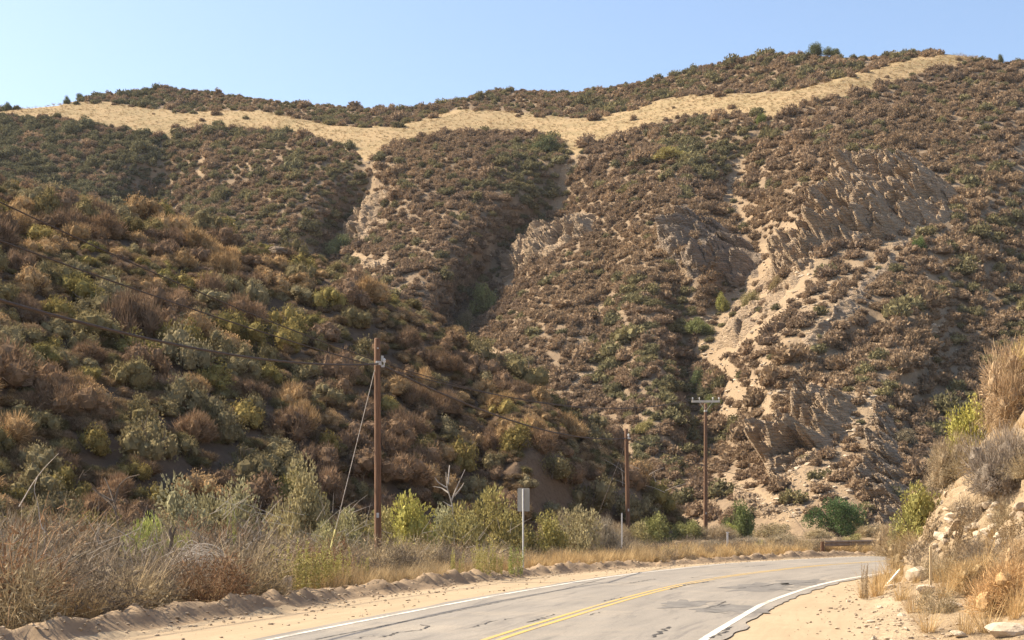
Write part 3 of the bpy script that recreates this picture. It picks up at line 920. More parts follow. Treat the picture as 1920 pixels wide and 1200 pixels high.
g_reg = np.clip(g_reg + (0.25 - 0.15 * sstep(1380, 1480, u)) * fbm(P, 14, 2, 211), 0.02, 0.9)
isg = rng.uniform(0, 1, n) < g_reg
mixr = rng.uniform(0, 1, (n, 1))
tan_w = np.clip(0.30 + 0.5 * fbm(P, 18, 2, 215), 0, 1)[:, None]
tb = (PURP * (1 - mixr) + BROWN * mixr) * (1 - tan_w) + (BROWN * 0.6 + TAN * 0.4) * tan_w
dk = rng.uniform(0, 1, (n, 1))
tgn = OLIVE * dk + (DGREEN * 0.6 + OLIVE * 0.4) * (1 - dk)
left = sstep(420, 250, u)[:, None] if False else (1 - sstep(250, 420, u))[:, None]
tgn = tgn * (1 - 0.5 * left) + DGREEN * 0.5 * left
tint = np.where(isg[:, None], tgn, tb) * rng.uniform(0.82, 1.2, (n, 1))
size = r * (0.74 - 0.08 * sstep(1150, 1400, u)) * rng.uniform(0.62, 1.4, n) * np.where(isg, 1.15, 1.0)
size *= 1 - 0.3 * bare
size = np.where(rng.uniform(0, 1, n) < 0.05, size * 1.6, size)
sc = np.c_[size * rng.uniform(0.95, 1.35, n), size * rng.uniform(0.95, 1.35, n), size * rng.uniform(0.9, 1.3, n)]
big = (u < 420) & (v > 215); sc[big] *= 1.15
P[:, 2] -= 0.12 * size
pick = rng.integers(0, 10, n)
pick = np.where(isg & (rng.uniform(0, 1, n) < 0.5), 10 + rng.integers(0, 4, n), pick)
print('far shrubs', n)
scatter('chaparral', P, sc, rng.uniform(0, 6.28, n), pick, tint, PR['far'] + PR['far_leafy'], label='dense low chaparral brush covering the far hillsides', category='brush')

# tufts of dry grass on the golden band
n = 6000
u = rng.uniform(-100, 1850, n); a = rng.uniform(0, 1, n)
v = lerp_pts(UP, u) * (1 - a) + lerp_pts(LO, u) * a
P = FAR(u, v); n = len(P)
gs_ = rng.uniform(0.5, 1.1, n)
gt = np.where(rng.uniform(0, 1, (n, 1)) < 0.12, OLIVE * 1.2, np.array([0.375, 0.268, 0.148])) * rng.uniform(0.75, 1.1, (n, 1))
rim = (a < 0.05); gs_ = np.where(rim, gs_ * 1.6, gs_)
scatter('dry_grass', P, np.c_[gs_ * 1.5, gs_ * 1.5, gs_ * 0.6], rng.uniform(0, 6.28, n), rng.integers(0, 7, n), gt, PR['grass'], label='golden dry grass on the bench below the ridge', category='grass')

# ------------------------------------------------------------------ rock outcrops
DIP = np.array(mathutils.Euler((0.5, -0.55, 0.3)).to_matrix())
def facets(P, rng, cell, tilt, crev=0.0):
    """blocky beds: height per block, with open joints between the blocks"""
    n = int(np.clip(np.prod(np.maximum(np.ptp(P, axis=0), cell) / cell) ** 0.75, 6, 900))
    sd = P[rng.integers(0, len(P), n)] + rng.normal(0, cell * 0.3, (n, 3))
    h = rng.uniform(0, 1, n); g = rng.normal(0, tilt, (n, 3))
    out = np.empty(len(P))
    T = DIP @ np.diag([0.6, 0.9, 2.0]) if False else DIP * np.array([0.6, 0.9, 1.9])
    Pt, St = P @ T, sd @ T
    for a in range(0, len(P), 3000):
        q = Pt[a:a + 3000]
        d = ((q[:, None, :] - St[None]) ** 2).sum(2)
        part = np.argpartition(d, 1, axis=1)[:, :2]
        k = np.arange(len(q))
        d0_, d1_ = d[k, part[:, 0]], d[k, part[:, 1]]
        j = np.where(d0_ <= d1_, part[:, 0], part[:, 1])
        gap = np.abs(np.sqrt(d0_) - np.sqrt(d1_)) / cell
        out[a:a + 3000] = h[j] + ((P[a:a + 3000] - sd[j]) * g[j]).sum(1) / cell - crev * np.exp(-(gap / 0.12) ** 2)
    return out

def outcrop(label, poly, amp, cell, mat='rock', seed=0, step=1.6, dirv=(-0.62, -0.42, 0.62), group='rock outcrops on the far slopes', surf=None, soft=16):
    rng = np.random.default_rng(seed)
    pg = np.array(poly, float)
    u0, v0 = pg.min(0) - 12; u1, v1 = pg.max(0) + 12
    us = np.arange(u0, u1, step); vs_ = np.arange(v0, v1, step)
    U, V = np.meshgrid(us, vs_)
    Q = np.stack([U, V, 0 * U], -1)
    wu = U + 16 * fbm(Q, 24, 3, seed + 300); wv = V + 14 * fbm(Q, 20, 3, seed + 310)
    m = soft_poly(wu, wv, poly, soft)
    P = (surf or FAR)(U, V)
    flat = P.reshape(-1, 3)
    strat = flat * np.array([0.8, 0.8, 1.5])
    h = 0.75 * (1 - np.abs(fbm(strat, cell * 2.2, 4, seed + 320, 0.6)) * 2.2) - 0.35
    h = 0.75 * h + 0.62 * facets(flat, rng, cell * 1.2, 0.45, 0.6) + 0.22 * facets(flat, rng, cell * 0.5, 0.35, 0.5) + 0.09 * facets(flat, rng, cell * 0.22, 0.4, 0.4)
    h = h.reshape(U.shape)
    disp = m * amp * (0.05 + 0.85 * h) - 0.35 * (1 - m)
    P = P + unit(np.array(dirv, float)) * disp[..., None]
    Fq = grid_faces(len(vs_), len(us))
    keep = (m.ravel()[Fq] > 0.04).any(1)
    Fq = Fq[keep]
    used = np.unique(Fq); mp = np.full(U.size, -1); mp[used] = np.arange(len(used))
    base = P.reshape(-1, 3)[used]
    org = base.mean(0); org[2] = base[:, 2].min()
    o = link('rock_outcrop', make_mesh('rock_outcrop', base - org, mp[Fq], M[mat]), loc=org)
    o['label'] = label; o['category'] = 'rock'; o['group'] = group
    return o
outcrop('large craggy tan rock outcrop high on the right slope below the brown ridge', [(1600, 295), (1690, 297), (1730, 315), (1790, 370), (1780, 405), (1700, 425), (1660, 450), (1600, 455), (1540, 450), (1505, 440), (1530, 380)], 7.0, 4.5, seed=1)
outcrop('jagged rock rib running down between the high crag and the shadowed cliff', [(1445, 480), (1500, 430), (1560, 440), (1520, 500), (1460, 520)], 4.5, 3.0, seed=2)
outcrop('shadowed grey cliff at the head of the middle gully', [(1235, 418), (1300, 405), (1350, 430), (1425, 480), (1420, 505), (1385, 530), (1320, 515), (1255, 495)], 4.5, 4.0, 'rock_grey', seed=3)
outcrop('split tan crag with a dark hollow low on the right slope above the oak', [(1440, 850), (1510, 755), (1575, 735), (1605, 760), (1565, 830), (1500, 880), (1450, 895)], 4.6, 2.8, seed=4)
outcrop('broken pale ledges beside the green oak near the road bend', [(1640, 745), (1690, 790), (1680, 850), (1712, 900), (1705, 980), (1650, 992), (1615, 900), (1640, 830)], 2.6, 2.0, 'rock_pale', seed=5)
outcrop('pale rock ridge at the head of the second gully', [(950, 480), (1000, 440), (1060, 425), (1112, 412), (1105, 440), (1040, 465), (990, 510), (945, 535)], 4.0, 3.0, seed=6)
outcrop('small sunlit rock rib beside the dark left gully', [(645, 445), (690, 375), (722, 360), (716, 392), (685, 450), (655, 462)], 3.4, 3.0, seed=7)
outcrop('long sloping bare slab beside the shadowed cliff', [(1345, 650), (1352, 600), (1400, 540), (1450, 505), (1520, 490), (1440, 585), (1375, 650)], 1.6, 3.5, seed=8)
outcrop('thin layered ledge above the near hill crest', [(668, 482), (720, 486), (724, 505), (690, 508)], 2.0, 2.0, seed=9)
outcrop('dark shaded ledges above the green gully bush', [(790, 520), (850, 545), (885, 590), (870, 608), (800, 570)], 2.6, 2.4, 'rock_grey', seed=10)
outcrop('narrow pale rock stripe slanting down the right slope', [(1512, 645), (1560, 582), (1640, 512), (1702, 436), (1708, 446), (1650, 530), (1575, 600), (1525, 650)], 1.4, 2.4, 'rock_pale', seed=11)
outcrop('low crumbling rock at the mouth of the gully behind the crossarm pole', [(1380, 900), (1420, 930), (1480, 955), (1470, 975), (1400, 965), (1375, 930)], 1.6, 1.8, seed=12)

# ------------------------------------------------------------------ near hillside shrubs
rng = np.random.default_rng(2)
n = 26000
u = rng.uniform(-90, 1300, n); t = rng.uniform(0.0, 1.06, n)
d0 = lerp_pts(D0, u); d1 = lerp_pts(D1, u)
Y = d0 + (d1 - d0) * t; X = (u - 960) * Y / F
Z = hill_z(X, Y)
cutz = sstep(930, 1040, u) * (1 - sstep(0.30, 0.45, t))
ok = (rng.uniform(0, 1, n) > cutz * 0.97) & (Z > 0.0)
u, t, X, Y, Z = u[ok], t[ok], X[ok], Y[ok], Z[ok]
P = np.c_[X, Y, Z]
r = np.clip(1.8 + 1.5 * fbm(P, 6, 3, 401), 1.0, 3.3)
k = thin(P, r)
u, t, P, r = u[k], t[k], P[k], r[k]
n = len(u)
size = r * 0.58 * rng.uniform(0.8, 1.35, n)
vv_ = V0 - F * (P[:, 2] - EYE) / P[:, 1]
inview = (u > -30) & (t < 1.02)
app = np.where(inview, size / P[:, 1], 0)
order = np.argsort(-app)
greeny = np.clip(0.50 + 0.45 * fbm(P, 11, 2, 405) + 0.18 * (u < 260) * (vv_ > 600), 0.08, 0.85)
gsel = rng.uniform(0, 1, n)
hue = np.where(gsel < greeny * 0.7, 1, np.where(gsel < greeny, 2, np.where(rng.uniform(0, 1, n) < 0.34, 3, 0)))
q = rng.uniform(0, 1, (n, 1))
tint = np.where((hue == 1)[:, None], OLIVE * q + SAGE * (1 - q), np.where((hue == 2)[:, None], GOLD * 0.8 * q + GREEN * (1 - q), np.where((hue == 3)[:, None], TAN, BROWN * q + PURP * (1 - q))))
warm = np.array([1.03, 0.97, 0.90])
tint = tint * rng.uniform(0.8, 1.15, (n, 1)) * warm
W4 = {0: 'brown', 1: 'olive green', 2: 'yellow green', 3: 'pale tan'}
colw = [(-1e9, 150, 'at its outer end'), (150, 330, 'below twin wires'), (330, 520, 'above dead branches'), (520, 690, 'before guyed pole'),
        (690, 860, 'past guyed pole'), (860, 1020, 'above road sign'), (1020, 1e9, 'above cut bank')]
roww = [(-1, .14, 'at near slope foot'), (.14, .3, 'low on near slope'), (.3, .5, 'mid near slope'), (.5, .72, 'high on near slope'), (.72, .9, 'under the near crest'), (.9, 9, 'on the near crest')]
def tell_apart(objs):
    """things that would share a label are told apart by their order across the picture"""
    sets = {}
    for o in objs: sets.setdefault(o['label'], []).append(o)
    words = ['second', 'third', 'fourth', 'fifth', 'sixth', 'seventh', 'eighth', 'ninth', 'tenth', 'eleventh', 'twelfth', 'thirteenth', 'fourteenth', 'fifteenth', 'sixteenth', 'seventeenth', 'eighteenth']
    for lab, os_ in sets.items():
        if len(os_) < 2: continue
        os_.sort(key=lambda o: o.location[0] / o.location[1])
        for k, o in enumerate(os_):
            o['label'] = lab + (', leftmost' if k == 0 else (', rightmost' if k == len(os_) - 1 else ', %s from left' % words[min(k - 1, 16)]))
solo_objs = []
solo = order[:300]; rest = np.array([i for i in order[300:]])
for i in solo:
    qk = rng.uniform()
    kind = (PR['leafy'] if qk < 0.45 else PR['crisp']) if hue[i] in (1, 2) else (PR['crisp'] if qk < 0.3 else (PR['fuzzy'] if qk < 0.6 else PR['brush']))
    o = link('shrub', kind[rng.integers(len(kind))], loc=(P[i, 0], P[i, 1], P[i, 2] - 0.15))
    s_ = size[i]
    o.scale = (s_ * rng.uniform(0.95, 1.3), s_ * rng.uniform(0.95, 1.3), s_ * rng.uniform(1.05, 1.6))
    o.rotation_euler = (rng.normal(0, 0.06), rng.normal(0, 0.06), rng.uniform(0, 6.28))
    o['tint'] = [float(x) for x in tint[i]]
    szw = 'small' if s_ < 1.0 else ('broad' if s_ > 1.45 else 'rounded')
    cw = [c for a, b, c in colw if a <= u[i] < b][0]; rw = [c for a, b, c in roww if a <= t[i] < b][0]
    o['label'] = '%s %s shrub %s %s' % (szw, W4[int(hue[i])], rw, cw)
    o['category'] = 'shrub'; o['group'] = 'shrubs on the near hillside'
    solo_objs.append(o)
tell_apart(solo_objs)
i = rest
m_ = len(i)
ki = np.where(np.isin(hue[i], (1, 2)), rng.integers(0, 17, m_), rng.integers(7, 24, m_))
scatter('hillside_brush', P[i] - [0, 0, 0.15], np.c_[size[i] * 1.1, size[i] * 1.1, size[i]], rng.uniform(0, 6.28, m_), ki, tint[i], PR['leafy'] + PR['crisp'] + PR['fuzzy'], label='smaller brush filling in between the shrubs of the near hillside', category='brush')
# low growth between them
n = 2600
u = rng.uniform(-60, 1290, n); t = rng.uniform(0.0, 1.04, n)
d0 = lerp_pts(D0, u); d1 = lerp_pts(D1, u); Y = d0 + (d1 - d0) * t; X = (u - 960) * Y / F
cutz = sstep(930, 1040, u) * (1 - sstep(0.30, 0.5, t))
ok = rng.uniform(0, 1, n) > cutz * 0.96
X, Y = X[ok], Y[ok]; P = np.c_[X, Y, hill_z(X, Y) - 0.05]; n = len(X)
s_ = rng.uniform(0.3, 0.65, n)
q = rng.uniform(0, 1, (n, 1))
tt_ = np.where(rng.uniform(0, 1, (n, 1)) < 0.25, OLIVE, BROWN * q + TAN * 0.7 * (1 - q)) * rng.uniform(0.7, 1.1, (n, 1))
scatter('undergrowth', P, np.c_[s_ * 1.3, s_ * 1.3, s_], rng.uniform(0, 6.28, n), rng.integers(0, 9, n), tt_, PR['brush'], label='low dry undergrowth on the near hillside', category='undergrowth')
print('near shrubs', len(order))

# ------------------------------------------------------------------ roadside plants and things
def gz(x, y): return float(ground_z([x], [y])[0])
def ud(u, d): return ((u - 960) * d / F, float(d))
def split_mesh(name, parts, mats):
    lf = [p for p in parts if p[3] == 0]; bk = [p for p in parts if p[3] == 1]
    a = finish(name + '_foliage', lf, mats)
    b = finish(name + '_branches', bk, mats) if bk else None
    return a, b
LF = {('leafy', k): split_mesh('shrub', proto_leafy(600 + k, n=4600, k=17, leaf=0.066, lw=0.023, fl=1.15, core=0.42), LM) for k in range(5)}
LF.update({('open', k): split_mesh('shrub', proto_leafy(620 + k, n=4200, k=20, leaf=0.07, lw=0.019, fl=1.2, spread=0.8, r=(0.16, 0.36), core=0), LM) for k in range(4)})
LF.update({('twiggy', k): split_mesh('shrub', proto_brush(640 + k, n=8500, k=22, ln=0.15, wd=0.007, fl=1.05, up=0.5, core=0.4), LM) for k in range(4)})
def shrub(label, kind, k, x, y, r, h, tint, group='roadside shrubs', z=None, rz=0.0, lean=0.0, name='shrub', cat='shrub'):
    o = thing(name, label, cat, (x, y, (gz(x, y) if z is None else z) - 0.08), rz, group)
    a, b = LF[(kind, k)]
    o.rotation_euler = (0, lean, rz)
    c = link('foliage', a, o); c['tint'] = [float(q) for q in tint]
    c.scale = (r, r, h)
    if b:
        e = link('branches', b, o); e.scale = (r, r, h)
    return o
YG = (0.44, 0.40, 0.12); OG = (0.34, 0.29, 0.115); BG = (0.27, 0.265, 0.105); GB = (0.34, 0.29, 0.21); RB = (0.40, 0.26, 0.155); SB = (0.42, 0.34, 0.225)
def sh_u(label, kind, k, u, d, r, top_v, tint, **kw):
    x, y = ud(u, d); z = gz(x, y)
    h = (EYE + (V0 - top_v) * d / F - z) / 1.28
    return shrub(label, kind, k, x, y, r, h, tint, **kw)
sh_u('leafy yellow green bush just past the tall guyed pole', 'leafy', 0, 762, 52, 1.4, 905, YG)
sh_u('dim olive bush right behind the tall guyed pole', 'open', 1, 700, 53, 1.2, 930, (0.34, 0.29, 0.13))
sh_u('rounded olive bush between bare tree and willow bush', 'leafy', 3, 868, 55, 1.3, 938, (0.32, 0.28, 0.12))
sh_u('low yellow olive bush just past the road sign', 'leafy', 4, 1022, 60, 1.2, 950, (0.38, 0.33, 0.12))
sh_u('brown bush in front of the dark cut bank', 'twiggy', 2, 1050, 66, 1.3, 945, (0.33, 0.26, 0.17))
sh_u('dusty olive bush by the thin steel post', 'open', 0, 1190, 76, 1.3, 962, (0.35, 0.3, 0.15))
sh_u('brown bush at the foot of the shorter pole', 'twiggy', 3, 1150, 74, 1.2, 965, (0.36, 0.28, 0.18))
sh_u('dusty brown bush behind the white marker stake', 'twiggy', 1, 1345, 92, 1.5, 970, (0.36, 0.28, 0.18))
sh_u('dusty tan bush left of the oak', 'open', 2, 1450, 104, 1.6, 968, (0.38, 0.31, 0.18))
sh_u('tan bush before the oak trunk', 'twiggy', 0, 1530, 103, 1.3, 985, (0.4, 0.32, 0.19))
sh_u('tan brush right of the oak above the guardrail', 'twiggy', 2, 1640, 108, 1.6, 975, (0.38, 0.3, 0.18))
sh_u('big olive green willow bush behind the road sign', 'open', 0, 905, 57, 1.9, 878, OG)
sh_u('lower olive bush crowding the road sign post', 'leafy', 1, 960, 60, 1.4, 935, OG)
sh_u('grey green bush at the foot of the bare dead tree', 'open', 1, 815, 56, 1.1, 930, (0.35, 0.33, 0.19))
sh_u('feathery tan bush between the road sign and the thin steel post', 'open', 2, 1085, 62, 1.25, 912, (0.42, 0.36, 0.20))
sh_u('small brown bush right of the sign below the dark cut', 'twiggy', 0, 1130, 66, 1.1, 955, GB)
sh_u('bright green bush between the two far poles, the fuller one', 'leafy', 2, 1228, 84, 1.25, 955, BG)
sh_u('bright green bush hugging the crossarm pole', 'leafy', 3, 1290, 92, 1.25, 966, (0.30, 0.29, 0.12))
sh_u('deep green bush just beyond the crossarm pole', 'leafy', 4, 1384, 108, 1.45, 932, (0.19, 0.215, 0.085))
sh_u('yellow green bush at the base of the deep green one', 'leafy', 0, 1365, 100, 0.8, 975, (0.42, 0.42, 0.12))
sh_u('low yellow green rabbitbrush on the berm before the guardrail', 'open', 3, 1512, 86, 1.0, 1002, (0.42, 0.38, 0.13))
sh_u('dark olive bush in front of the guardrail', 'open', 0, 1600, 90, 1.0, 992, (0.32, 0.29, 0.12))
sh_u('brown bush on the berm before the white marker stake', 'twiggy', 1, 1330, 78, 1.0, 1003, GB)
sh_u('brown bush on the berm after the white marker stake', 'twiggy', 2, 1400, 80, 1.2, 998, GB)
sh_u('dusty brown bush beside the rabbitbrush', 'twiggy', 3, 1460, 84, 1.3, 992, (0.38, 0.31, 0.2))
sh_u('viny green bush among dead branches by the verge', 'open', 1, 262, 33, 0.75, 940, (0.34, 0.36, 0.11), rz=1.0)
sh_u('second viny green bush farther along the dead branches', 'open', 2, 335, 35, 0.7, 960, (0.36, 0.36, 0.12), rz=2.0)
sh_u('grey olive bush behind the viny green ones', 'leafy', 1, 340, 44, 1.5, 885, (0.34, 0.31, 0.18))
sh_u('broad olive bush behind the dead snag', 'leafy', 3, 430, 47, 1.6, 868, (0.35, 0.31, 0.17))
sh_u('large tan olive bush near the foot of the slope before the pole', 'leafy', 4, 560, 54, 1.5, 845, (0.40, 0.34, 0.18))
sh_u('grey bush at the very edge of the picture by the verge', 'open', 3, 20, 33, 1.0, 935, (0.34, 0.32, 0.13))
sh_u('grey green bush just behind the weed stalks', 'open', 0, 640, 50, 1.1, 925, (0.36, 0.33, 0.17))
sh_u('sage bush filling the gap left of the tall pole', 'open', 3, 590, 47, 0.9, 945, (0.37, 0.34, 0.18))

# green trees and bushes that stand out on the far slopes
def far_green(label, u, v, rpx, hpx, tint, kind='leafy', k=0, cat='shrub', name='shrub'):
    p = FAR(np.array([float(u)]), np.array([float(v)]))[0]
    s_ = p[1] / F
    tint = (tint[0] * 1.12, tint[1] * 0.92, tint[2])
    return shrub(label, kind, k, p[0], p[1], rpx * s_, hpx * s_ / 1.28, tint, group='green bushes standing out on the far slopes', z=p[2] - 0.1, cat=cat, name=name, rz=u * 0.7)
DG = (0.12, 0.16, 0.075); MG = (0.19, 0.24, 0.09)
for a in (('round dark green bush alone on the right slope', 1723, 472, 17, 38, (0.12, 0.19, 0.06)), ('rounded tree on the skyline of the highest ridge', 1527, 106, 21, 30, DG), ('flatter tree beside the rounded one on the skyline', 1558, 107, 22, 24, DG),
          ('lone bush at the grassy end of the ridge', 126, 194, 9, 17, DG), ('bush on the skyline next to the lone grassy one', 150, 186, 10, 14, DG), ('bush on the skyline at the grassy rim by the picture edge', 12, 208, 13, 20, DG),
          ('dark green bush in the gully behind the near crest', 640, 478, 30, 46, (0.15, 0.20, 0.085)), ('green willow in the second gully', 905, 588, 32, 66, MG), ('grey green bush below the gully willow', 872, 612, 24, 34, (0.28, 0.28, 0.15)),
          ('bright green tree below the shadowed cliff', 1353, 586, 17, 46, (0.27, 0.31, 0.09)), ('dark green bush low in the middle gully', 1308, 628, 34, 40, MG), ('feathery green bush on the bare slab edge', 1408, 578, 28, 42, (0.26, 0.27, 0.12)),
          ('dark green bush at the bottom of the middle gully', 1306, 735, 22, 52, (0.14, 0.19, 0.08)), ('bright green bush in the notch below the golden grass', 1428, 232, 13, 26, (0.17, 0.23, 0.07)), ('large dark bush atop the third spur', 1025, 285, 34, 36, DG),
          ('bush on the skyline at the far right ridge end', 1875, 118, 8, 20, DG), ('pale green patch of bush on the fourth spur', 1255, 300, 40, 28, (0.30, 0.31, 0.11)), ('green bush on the right slope below the stripe', 1680, 695, 20, 26, (0.22, 0.24, 0.12)),
          ('grey green bush behind the crossarm', 1335, 772, 24, 40, MG), ('olive bush low on the middle spur', 990, 690, 24, 28, (0.24, 0.25, 0.12)), ('green bush by the head of the near crest', 1215, 810, 26, 30, (0.30, 0.31, 0.12)),
          ('feathery bush on the pale rock rib', 1455, 545, 16, 34, (0.30, 0.28, 0.13)), ('green bush on the golden bench edge', 310, 262, 9, 14, DG), ('dark bush at the edge of the lower crag', 1700, 830, 34, 34, (0.2, 0.2, 0.12))):
    far_green(*a[:6], k=int(a[1]) % 5)

# oak by the bend
def oak(label, u, d, width, top_v, tint):
    x, y = ud(u, d); z = gz(x, y)
    H = EYE + (V0 - top_v) * d / F - z
    o = thing('oak_tree', label, 'tree', (x, y, z - 0.1))
    rng = np.random.default_rng(77)
    lob = []
    for k in range(30):
        a = rng.uniform(0, 6.28); q = math.sqrt(rng.uniform(0, 1)) * width * 0.40
        lob.append((q * math.cos(a), q * math.sin(a), H * (0.13 + 0.64 * rng.uniform(0, 1) * (1 - 0.35 * q / (width * 0.4))), rng.uniform(0.45, 0.85)))
    lob = np.array(lob)
    p, dd, j = crown_points(rng, lob, 9500, 0.45)
    v, f = tri_leaves(rng, p, leaf_dirs(rng, dd, 0.4, 0.6), 0.13, 0.045)
    sh = shr(rng, len(p), 0.6, 1.35) * rng.uniform(0.75, 1.25, len(lob))[j]
    c = link('crown', finish('oak_crown', [(v, f, np.r_[sh, sh], 0)], LM), o); c['tint'] = list(tint)
    V_, F_, oo = [], [], 0
    for k in range(7):
        a = 6.28 * k / 7; e = lob[rng.integers(len(lob)), :3]
        pth = [np.array([0.25 * math.cos(a), 0.2 * math.sin(a), -0.1]), np.array([0.4 * math.cos(a), 0.3 * math.sin(a), H * 0.2]), e * [0.6, 0.6, 0.7] + rng.normal(0, 0.15, 3), e]
        vv, ff = tube(pth, 0.11, 0.03, 6); V_.append(vv); F_.append(ff + oo); oo += len(vv)
    link('trunk', make_mesh('oak_trunk', np.concatenate(V_), np.concatenate(F_), M['bark']), o)
    return o
oak('dark green spreading oak at the foot of the rocky slope by the bend', 1563, 112, 5.3, 912, (0.10, 0.145, 0.06))

# dry bushes of the verge and the bank: individuals
rng = np.random.default_rng(3)
def dry(name, label, proto, x, y, s, h, tint, group, z=None, tilt=0.0, cat='dry bush'):
    o = link(name, proto, loc=(x, y, (gz(x, y) if z is None else z) - 0.06))
    o.scale = (s, s, h); o.rotation_euler = (rng.normal(0, 0.08), tilt, rng.uniform(0, 6.28))
    o['tint'] = [float(q) for q in tint]; o['label'] = label; o['category'] = cat; o['group'] = group
    return o
GREYT = np.array([0.285, 0.23, 0.168]); RUST = np.array([0.31, 0.19, 0.11]); STRAW = np.array([0.43, 0.34, 0.21]); GOLDG = np.array([0.52, 0.365, 0.18])
land = [(-1e9, 90, 'at the verge near end'), (90, 190, 'below the bent pale stem'), (190, 300, 'by the viny bush'), (300, 420, 'by the arching stems'), (420, 520, 'before the weed stalks'),
        (520, 690, 'among the weed stalks'), (690, 800, 'by the tall pole'), (800, 940, 'before the road sign'), (940, 1080, 'behind the road sign'), (1080, 1250, 'by the steel post'), (1250, 1e9, 'on the far verge')]
cand = []
for _ in range(4000):
    j = int(np.interp(rng.uniform(0, 1) ** 1.3 * 68 - 4, st, np.arange(len(st))))
    b = rng.uniform(0.9, 9.0)
    p = rd(j, -(WL[j] + SHL[j] + b))
    cand.append((p[0], p[1], b))
cand = np.array(cand)
uu = 960 + F * cand[:, 0] / cand[:, 1]
cand = cand[(uu > -60) & (uu < 1640) & (cand[:, 1] > 18)]
k = thin(np.c_[cand[:, :2], np.zeros(len(cand))], np.full(len(cand), 1.12), 190)
dry_objs = []
for x, y, b in cand[k]:
    u_ = 960 + F * x / y
    if 1000 < u_ < 1210 and b < 3.2: continue
    if 505 < u_ < 705 and b < 2.6: continue
    if 830 < u_ < 1000 and b < 2.0: continue
    hgt = np.interp(u_, [0, 300, 500, 700, 900, 1100, 1600], [2.1, 2.1, 1.75, 1.45, 1.3, 1.0, 1.0]) * rng.uniform(0.75, 1.12) * np.interp(b, [0.9, 1.8], [0.6, 1.0])
    rr = rng.uniform(0, 1)
    if u_ < 480: hue, wd = (RUST, 'rusty brown') if (rr < 0.14 or (u_ < 130 and b < 3 and rr < 0.45)) else ((GREYT, 'grey brown') if rr < 0.72 else (STRAW * 0.85, 'straw'))
    elif u_ < 940: hue, wd = (RUST * 1.05, 'rusty brown') if rr < 0.12 else ((STRAW, 'straw') if rr < 0.68 else (GREYT, 'grey brown'))
    else: hue, wd = (STRAW, 'straw') if rr < 0.4 else (GREYT * 1.0, 'grey brown')
    cw = [c for a, bb, c in land if a <= u_ < bb][0]
    szw = 'tall' if hgt > 1.5 else ('low' if hgt < 1.0 else 'bushy')
    rw = 'at berm edge' if b < 2.4 else ('further in' if b < 5.5 else 'well back')
    pr = PR['drybush'][rng.integers(7)]
    dry_objs.append(dry('dry_bush', '%s %s dead bush %s %s' % (szw, wd, rw, cw), pr, x, y, hgt * rng.uniform(0.85, 1.15), hgt, hue * rng.uniform(0.85, 1.15), 'dry bushes along the verge'))

tell_apart(dry_objs)
# straw grass of the verge: one mass
n = 5200
j = np.clip(np.interp(rng.uniform(0, 1, n) ** 1.25 * 78 - 6, st, np.arange(len(st))).astype(int), 0, len(st) - 1)
b = 0.6 + np.abs(rng.normal(0, 1.6, n))
off = -(WL[j] + SHL[j] + b)
X = cl[j, 0] + nr_[j, 0] * off; Y = cl[j, 1] + nr_[j, 1] * off
u = 960 + F * X / np.maximum(Y, 1)
ok = (Y > 16) & (u > -80) & (u < 1720)
X, Y, b, u = X[ok], Y[ok], b[ok], u[ok]
clump = fbm(np.c_[X, Y, 0 * X], 1.5, 3, 501)
ok = (clump + np.interp(b, [0.6, 1.4], [-0.35, 0.2]) - np.interp(u, [500, 800], [0.30, 0.0]) > -0.1)
X, Y, b, u = X[ok], Y[ok], b[ok], u[ok]; n = len(X)
Pg = np.c_[X, Y, ground_z(X, Y) - 0.03]
s_ = rng.uniform(0.55, 1.15, n) * np.interp(b, [0.6, 1.3, 3], [0.5, 0.9, 1.2]) * np.interp(u, [0, 1000, 1200], [1.15, 1.05, 1.2])
mixg = np.clip(0.5 + 0.5 * fbm(Pg, 5, 2, 511) + np.interp(u, [900, 1050], [0, 0.35]), 0, 1)[:, None]
tt_ = (STRAW * (1 - mixg) + GOLDG * mixg) * rng.uniform(0.75, 1.15, (n, 1))
s_ = np.where(rng.uniform(0, 1, n) < 0.15, s_ * 0.5, s_)
scatter('grass', Pg, np.c_[s_, s_, s_], rng.uniform(0, 6.28, n), rng.integers(0, 7, n), tt_, PR['grass'], label='dry straw grass growing along the berm', category='grass')

# greenish weeds with upright stalks
def weed(label, u, d, h, s, tint, k):
    x, y = ud(u, d)
    o = link('weed', PR['stalk'][k % 4], loc=(x, y, gz(x, y) - 0.05)); o.scale = (s, s, h); o.rotation_euler = (0, 0, u * 0.3)
    o['tint'] = list(tint); o['label'] = label; o['category'] = 'weed'; o['group'] = 'green weeds along the berm'
WG = (0.37, 0.33, 0.125)
for k, a in enumerate((('leafy weed stalks nearest the white rock', 528, 34.6, 1.05, 0.9), ('dense stand of weed stalks beside the dark hollow', 572, 35.2, 1.2, 1.1), ('weed stalks in the middle of the stand', 602, 35.6, 1.15, 1.0), ('weed stalks at the guy wire foot', 634, 36.4, 1.05, 0.9),
                       ('short weed tuft just before the pole', 682, 38.5, 0.72, 0.5), ('tall thin weed at the viny bush', 437, 34, 2.0, 0.35), ('pale green weed midway between pole and sign', 848, 43, 0.85, 0.6), ('taller weed clump left of the sign', 905, 44.2, 1.1, 0.9),
                       ('leafy green weed at the sign post', 962, 45.6, 0.85, 0.8), ('second pale weed left of the sign clump', 930, 45, 0.8, 0.7), ('small weed on the berm below the viny bush', 372, 30, 0.65, 0.4), ('green weed on the berm past the steel post', 1255, 66, 0.7, 0.9),
                       ('thin tall weed inside the viny bush', 300, 33, 1.4, 0.5), ('pale weed by the white marker stake', 1425, 78, 0.8, 0.8))):
    weed(*a, WG if k not in (8, 5) else (0.31, 0.32, 0.11), k)

